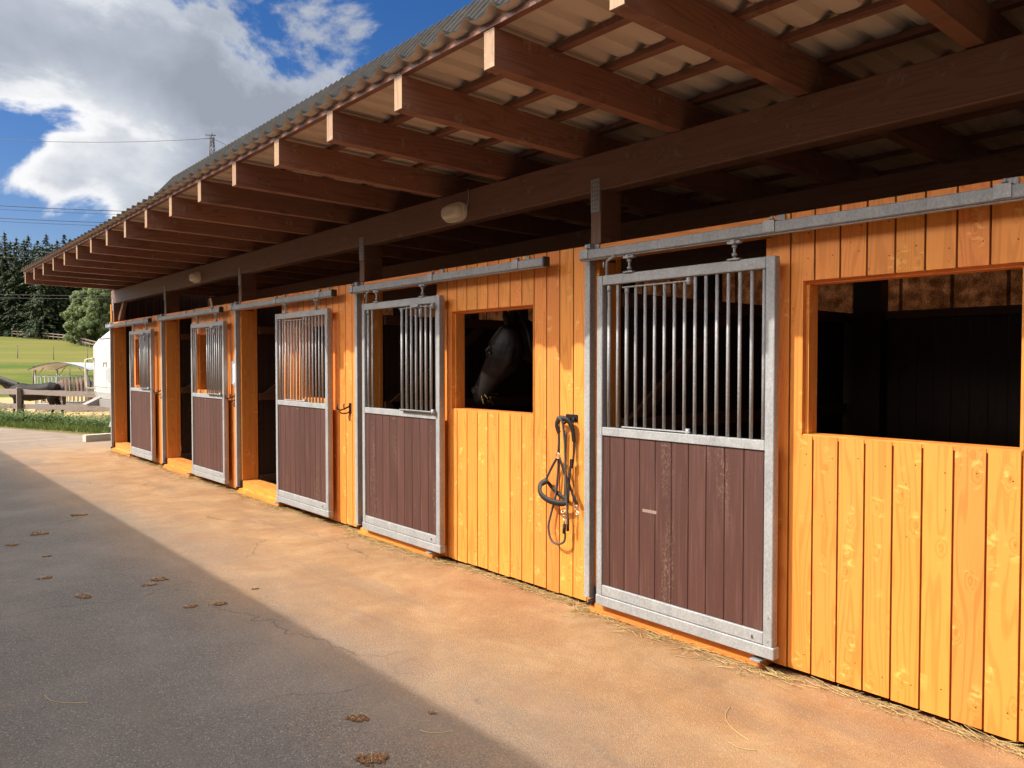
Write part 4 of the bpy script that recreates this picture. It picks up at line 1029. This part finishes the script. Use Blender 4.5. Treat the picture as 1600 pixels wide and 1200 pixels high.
for i, (x, y, k) in enumerate(spots):
    pi = i % 3; root, Ht = protos[pi]
    o = root if not used[pi] else copy_tree(root); used[pi] = 1
    o.location = (x, y, gh(x, y)); o.rotation_euler.z = rnd.uniform(0, 6.28); kk = k*20/Ht*(.98 if i < 22 else 1.0); o.scale = (kk*1.05, kk*1.05, kk)
    if 2 < i < 14: tag(o, 'spruce at the front edge of the forest, %s from the left edge of the picture' % ORD[sorted(range(3, 14), key=lambda j: row0[j][0]).index(i)], 'tree', 'spruces at the forest edge')
    elif i < 22: tag(o, 'dark spruce of the forest edge outside the picture or hidden by the stable', 'tree', 'spruces at the forest edge')
    else: tag(o, 'dark spruce deeper in the forest behind the front trees', 'tree', 'spruces deeper in the forest')

def broad(Ht, Rr, seed, nc=120, nl=190, leaf=.19):
    r = random.Random(seed); m = MB()
    for c_ in range(nc):
        f = r.random()**.8; z = Ht*(.10+.86*f); prof_ = math.sin(math.pi*min(1, (f*.80+.16)))**.6; a = r.uniform(0, 6.28); rr_ = Rr*prof_*math.sqrt(r.uniform(.15, 1))*.9
        lb = 1+.38*mnoise.noise(Vector((math.cos(a)*1.3+seed, math.sin(a)*1.3, f*3.2))); rr_ *= lb; cc = Vector((math.cos(a)*rr_, math.sin(a)*rr_, z)); cr = r.uniform(.6, 1.3)*Rr*.21
        for _ in range(nl):
            q = Vector((r.gauss(0, 1), r.gauss(0, 1), r.gauss(0, 1))).normalized()*cr*r.uniform(.45, 1.05); q.z *= .8
            c = cc+q; n = (q.normalized()+Vector((r.gauss(0, .5), r.gauss(0, .5), r.gauss(0, .5)))).normalized(); e = n.orthogonal().normalized()*leaf*r.uniform(.5, 1.1); g = n.cross(e)*.7
            m.quad([c-e, c-g, c+e, c+g])
    return m
bproto = []
for i, (Ht, Rr) in enumerate(((10.5, 3.3), (9.2, 2.9))):
    root = empty('broadleaf_tree', (0, 0, 0)); broad(Ht, Rr, 31+i).build('crown', M['leaves'], root, fix=False)
    m = MB(); m.tube([(0, 0, -.3), (.1, 0, Ht*.3), (0, .1, Ht*.8)], [.22, .16, .04], 8)
    for k in range(6): a = k*1.1; m.tube([(0, 0, Ht*(.2+.08*k)), (math.cos(a)*Rr*.6, math.sin(a)*Rr*.6, Ht*(.4+.08*k))], [.09, .02], 6)
    m.build('trunk', M['bark'], root); bproto.append(root)
bl_ = [(128, 126, 0, .88, 'smaller pale green leafy tree, leftmost before the spruces'), (145, 128, 1, 1.12, 'pale green leafy tree, second from the left at the meadow edge'), (163, 124, 0, 1.06, 'broad leafy tree just left of the stable corner'), (185, 126, 1, .95, 'leafy tree hidden behind the stable corner'), (118, 131, 1, .55, 'low leafy bush at the foot of the spruces')]
ub = [0, 0]
for (px, f, pi, k, lab) in bl_:
    x, y = plan(px, f); o = bproto[pi] if not ub[pi] else copy_tree(bproto[pi]); ub[pi] = 1
    o.location = (x, y, gh(x, y)-.2); o.scale = (k, k, k); o.rotation_euler.z = rnd.uniform(0, 6); tag(o, lab, 'tree', 'leafy trees at the meadow edge')

# far fences on the meadow
ff = empty('meadow_fence', (*plan(90, 118), 0), absolute=True); tag(ff, 'long grey rail fence below the trees at the top of the meadow', 'fence')
ff.location.z = 0
pts = [plan(px, f) for px, f in ((20, 148), (62, 146), (100, 140), (130, 125), (160, 112), (185, 104))]
poly = []
for a, b in zip(pts, pts[1:]):
    n = 5
    for k in range(n): poly.append((a[0]+(b[0]-a[0])*k/n, a[1]+(b[1]-a[1])*k/n))
for (x, y) in poly: MB().box(x-.08, x+.08, y-.08, y+.08, gh(x, y)-.1, gh(x, y)+1.3).build('post', M['oldwood'], ff)
for z in (.65, 1.15):
    m = MB()
    for a, b in zip(poly, poly[1:]): m.bar((*a, gh(*a)+z), (*b, gh(*b)+z), .06, .13)
    m.build('rail', M['oldwood'], ff)
for i, (px, f) in enumerate(((28, 92), (84, 92), (137, 90), (109, 66), (-30, 92), (52, 62))):
    x, y = plan(px, f); m = MB(); m.tube([(0, 0, -.1), (0, 0, 1.5)], .045, 6); m.tube([(0, 0, 1.5), (0, 0, 1.56)], .06, 6)
    o = m.build('fence_stake', M['oldwood']); o.location = (x, y, gh(x, y)); tag(o, 'thin wooden stake in the green meadow, '+('farther row, left of the others in view', 'farther row, the middle one above the feeder end', 'farther row, rightmost beside the trailer', 'nearer one rising behind the feeder roof', 'outside the picture on the left', 'nearer one left of the feeder')[i], 'stake', 'thin stakes across the meadow')

# ------------------------------------------------------------------ pylon and power lines
px_, py_ = plan(335, 125); gz = 6.0
py = empty('power_pylon', (px_, py_, 0)); tag(py, 'steel lattice pylon tip showing above the corrugated roof', 'pylon')
m = MB(); Hh = 38.3
def corner(i, z): a = .22+(1.5*(1-z/Hh)); return Vector(((1 if i in (0, 3) else -1)*a, (1 if i in (0, 1) else -1)*a, z))
for i in range(4): m.tube([corner(i, 0), corner(i, Hh)], .06, 4)
nz_ = 20
for k in range(nz_):
    z0, z1 = Hh*k/nz_, Hh*(k+1)/nz_
    for i in range(4): m.tube([corner(i, z0), corner((i+1) % 4, z1)], .03, 4); m.tube([corner((i+1) % 4, z0), corner(i, z1)], .03, 4)
m.build('lattice_mast', M['iron'], py)
m = MB(); top = Vector((0, 0, Hh)); m.tube([top+Vector((-.9, .5, .2)), top+Vector((.5, -.3, .2))], .07, 4); m.tube([(0, 0, Hh), (0, 0, Hh+.6)], .06, 4)
m.build('cross_arm', M['iron'], py)
def ray(px, yy, f): x, y = plan(px, f); return Vector((x, y, EYE+(569-yy)/1202*f))
def cable(pa, pb, sag, label, r=.035):
    m = MB(); n = 24; m.tube([pa.lerp(pb, k/n)-Vector((0, 0, sag*4*(k/n)*(1-k/n))) for k in range(n+1)], r, 5); o = m.build('power_line', M['iron']); tag(o, label, 'power line', 'power lines crossing the sky')
cable(ray(-300, 180, 150), ray(335, 219, 125), 2.5, 'single topmost power line running from the left to the pylon tip', .04)
cable(ray(335, 219, 125), ray(700, 330, 150), 2, 'power line leaving the pylon tip behind the roof', .03)
for (ya, yb, r_, lab) in ((314, 325, .05, 'upper line of the paired cables before the low white cloud'), (320, 330, .03, 'second line down of the cables before the low white cloud'), (334, 343, .045, 'third line down of the cables before the low white cloud'), (339, 348, .03, 'lowest line of the cables before the low white cloud')):
    cable(ray(-300, ya-14, 120), ray(400, yb+10, 125), .8, lab, r_)
cable(ray(-300, 340, 120), ray(400, 405, 120), 1, 'thin lone power line just above the spruce tops', .03)
for (ya, r_, lab) in ((388, .03, 'power line just below the spruce tops'), (397, .03, 'power line crossing the upper third of the spruces'), (455, .04, 'upper of the paler lines crossing the middle of the forest'), (460, .04, 'lower of the paler lines crossing the middle of the forest')):
    cable(ray(-300, ya-3, 118), ray(420, ya+6, 118), .5, lab, r_)

# ------------------------------------------------------------------ big barn behind (its steep roof shows above the eaves)
bb_ = empty('rear_barn', (11, 14, 0), absolute=True); tag(bb_, 'tall barn behind the stable with a steep grey corrugated roof', 'barn')
m = MB(); zf2 = lambda x: 7.62+(x-5.05)*1.165; corr(-8, 32.6, 5.05, 6.35, zf2, m, P=.30, amp=1.4, th=.01); m.build('roof', [M['roof'], M['sheet_under']], bb_, fix=False)
m = MB(); zf3 = lambda x: 9.12-(x-6.36)*.35; corr(-8, 32.6, 6.36, 15.5, zf3, m, P=.30, amp=1.0, th=.01); m.build('roof', [M['roof'], M['sheet_under']], bb_, fix=False)
m = MB(); m.box(5.25, 5.29, -7.6, 32.2, 0, 7.65); m.box(15.2, 15.24, -7.6, 32.2, 0, 6.0); m.build('wall', M['greywall'], bb_)
m = MB()
for y in (-7.6, 32.16): m.prism([(5.3, 0), (15.19, 0), (15.19, 5.98), (6.36, 8.95), (5.3, 7.75)], 'Y', y, y+.04)
m.build('gable_wall', M['greywall'], bb_)
# opposite barn whose eaves shade the yard
EV = 3.95; EX = 2.06-LAT-EV/1.03
ob_ = empty('opposite_barn', (-9, 5, 0), absolute=True); tag(ob_, 'long low barn across the yard that throws the straight shadow', 'barn')
m = MB(); m.box(EX-.75, EX-.71, -12, 26, 0, 3.75); m.build('wall', plain('pale_bounce_wall', (.74, .70, .62), .9, var=.06, scale=2), ob_)  # unseen wall, made pale to bounce fill light across the yard
m = MB(); m.box(EX-7.0, EX-.76, -12, -11.96, 0, 3.75); m.box(EX-7.0, EX-.76, 25.9, 25.94, 0, 3.75); m.box(EX-7.04, EX-7.0, -12, 26, 0, 3.75); m.build('wall', M['greywall'], ob_)
m = MB(); m.prism([(EX, EV), (EX-3.9, EV+1.75), (EX-7.8, EV), (EX-7.8, EV-.06), (EX-3.9, EV+1.67), (EX, EV-.06)], 'Y', -12.6, 26.6); m.build('roof', M['roof'], ob_)

# ------------------------------------------------------------------ straw, dung, twigs
m = MB(); prof_pts = 0
for _ in range(9000):
    y = rnd.uniform(-.5, 15.5); dens_ = .35+.65*max(0, mnoise.noise(Vector((y*.9, 0, 0)))+.3)
    inb = any(a-.25 < y < b+.1 for a, b in [door_span(p) for p in POSTS])
    if rnd.random() > dens_*(1.0 if inb else .75): continue
    x = -abs(rnd.gauss(0, .038 if not inb else .075))-(.006 if not inb else .03); a = rnd.gauss(math.pi/2, .75); L = rnd.uniform(.02, .11)
    z = .004+rnd.uniform(0, .018)*math.exp(x*10); d = Vector((math.cos(a), math.sin(a), rnd.gauss(0, .12)))*L/2; b = Vector((-math.sin(a), math.cos(a), 0))*.0014; c = Vector((x, y, z+abs(d.z)))
    m.quad([c-d-b, c-d+b, c+d+b, c+d-b])
    if d.length > .03: m.quad([c-d+Vector((0, 0, .002)), c-d-Vector((0, 0, .0005)), c+d-Vector((0, 0, .0005)), c+d+Vector((0, 0, .002))])
for yp in POSTS:                             # on the thresholds
    a_, b_ = door_span(yp)
    for _ in range(170):
        y = rnd.uniform(a_+.04, b_-.04); x = rnd.uniform(.01, .18); a = rnd.uniform(0, 6.28); d = Vector((math.cos(a), math.sin(a), 0))*rnd.uniform(.012, .04); bq = Vector((-d.y, d.x, 0)).normalized()*.0014; z = .156+rnd.uniform(.001, .012)
        c = Vector((min(max(x, .02), .17), y, z)); m.quad([c-d-bq, c-d+bq, c+d+bq, c+d-bq])
tag(m.build('straw', M['straw'], fix=False), 'loose straw lying along the foot of the orange boards', 'straw', kind='stuff')
for (x, y, L, a, lab) in ((-2.92, 4.13, .13, 2.3, 'bent pale straw stalk on the shaded asphalt at the lower left'), (-.70, 1.93, .16, 1.0, 'long pale straw stalk on the sunlit yard near the right door'), (-.86, 1.78, .06, 2.0, 'short pale straw stalk on the sunlit dusty yard'), (-2.0, 5.72, .22, .6, 'long curved straw stalk on the shaded asphalt beyond the dung'), (-1.75, 2.72, .07, 2.6, 'tiny pale straw stalk right of the largest dung clump')):
    m = MB(); d = Vector((math.cos(a), math.sin(a), 0)); nn = Vector((-d.y, d.x, 0)); m.tube(sp([-d*L, -d*L*.3+nn*L*.15, d*L*.4+nn*L*.05, d*L-nn*L*.35]), .0013, 5)
    o = m.build('straw_stalk', M['straw']); o.location = (x, y, .004); tag(o, lab, 'straw')
def dung(x, y, r, label, seed, el=1.4):
    q = random.Random(seed); m = MB(); cs = [(q.uniform(-.6, .6)*r, q.uniform(-.35, .35)*r, q.uniform(.35, .75)) for _ in range(4)]+[(0, 0, 1.25)]
    for k in range(int(30+r*1100)):
        a = q.uniform(0, 6.28); ox, oy, sc = q.choice(cs); d = r*math.sqrt(q.random())*sc*(1.0 if sc < 1 else q.random()); c = Vector((ox*1.3+math.cos(a)*d*el*.8, oy*1.5+math.sin(a)*d*.8, .002)); s_ = .0035+r*q.uniform(.04, .17)*(1-.4*d/r); n = 7; h = s_*q.uniform(.35, .8)
        b = len(m.v)
        for i in range(3):
            for j in range(n):
                aa = 2*math.pi*j/n; rr_ = s_*(1, .85, .35)[i]*q.uniform(.7, 1.25); m.v.append((c.x+math.cos(aa)*rr_, c.y+math.sin(aa)*rr_, (0, .55, 1)[i]*h+q.uniform(0, .002)))
        for i in range(2):
            for j in range(n): j2 = (j+1) % n; m.f.append((b+i*n+j, b+i*n+j2, b+(i+1)*n+j2, b+(i+1)*n+j)); m.mi.append(0); m.sm.append(False)
        m.f.append(tuple(b+2*n+j for j in range(n))); m.mi.append(0); m.sm.append(False)
    m.mat(1)
    for k in range(int(r*260)):
        a = q.uniform(0, 6.28); d = r*math.sqrt(q.random())*.95; c = Vector((math.cos(a)*d*el*.8, math.sin(a)*d*.8, r*.16+q.uniform(0, .006))); b = q.uniform(0, 3.14); e = Vector((math.cos(b), math.sin(b), q.uniform(-.2, .2)))*q.uniform(.006, .018); m.tube([c-e, c+e], .0009, 4)
    o = m.build('dung_clump', [M['dung'], M['straw']]); o.location = (x, y, .001); o.rotation_euler.z = q.uniform(-.5, .5)-.7; tag(o, label, 'dung', 'dung clumps on the shaded yard')
for i, (x, y, r, lab) in enumerate([(-2.07, 2.70, .060, 'largest brown dung clump at the bottom edge of the picture'), (-1.944, 3.067, .045, 'trampled brown dung clump just beyond the largest one'), (-1.657, 2.88, .020, 'small dung clump closest to the sunlit edge at the bottom'),
        (-1.83, 5.143, .045, 'flat dung clump in the middle of the shade, right of its twin'), (-1.99, 5.2, .038, 'flat dung clump in the middle of the shade, left of its twin'), (-2.47, 5.917, .055, 'long flat dung smear at the left in the shade'), (-2.59, 6.606, .045, 'reddish dung smear left of the middle of the shade'),
        (-2.326, 8.34, .08, 'spread reddish dung patch far left in the shade'), (-1.846, 9.139, .07, 'dark dung smear farthest along beside the sunlit edge'), (-2.60, 8.0, .05, 'small dark dung smear at the left beyond the reddish patch'), (-1.50, 5.32, .022, 'tiny dung crumb at the edge of the shadow'), (-2.45, 7.35, .03, 'tiny reddish dung crumb left in the shade'), (-1.95, 6.0, .055, 'dark dung streak just beyond the twin clumps'), (-2.05, 5.9, .04, 'small dung streak left of the dark one beyond the twins')]):
    dung(x, y, r, lab, 100+i)
for o in bpy.data.objects:
    if '_abs' in o: del o['_abs']
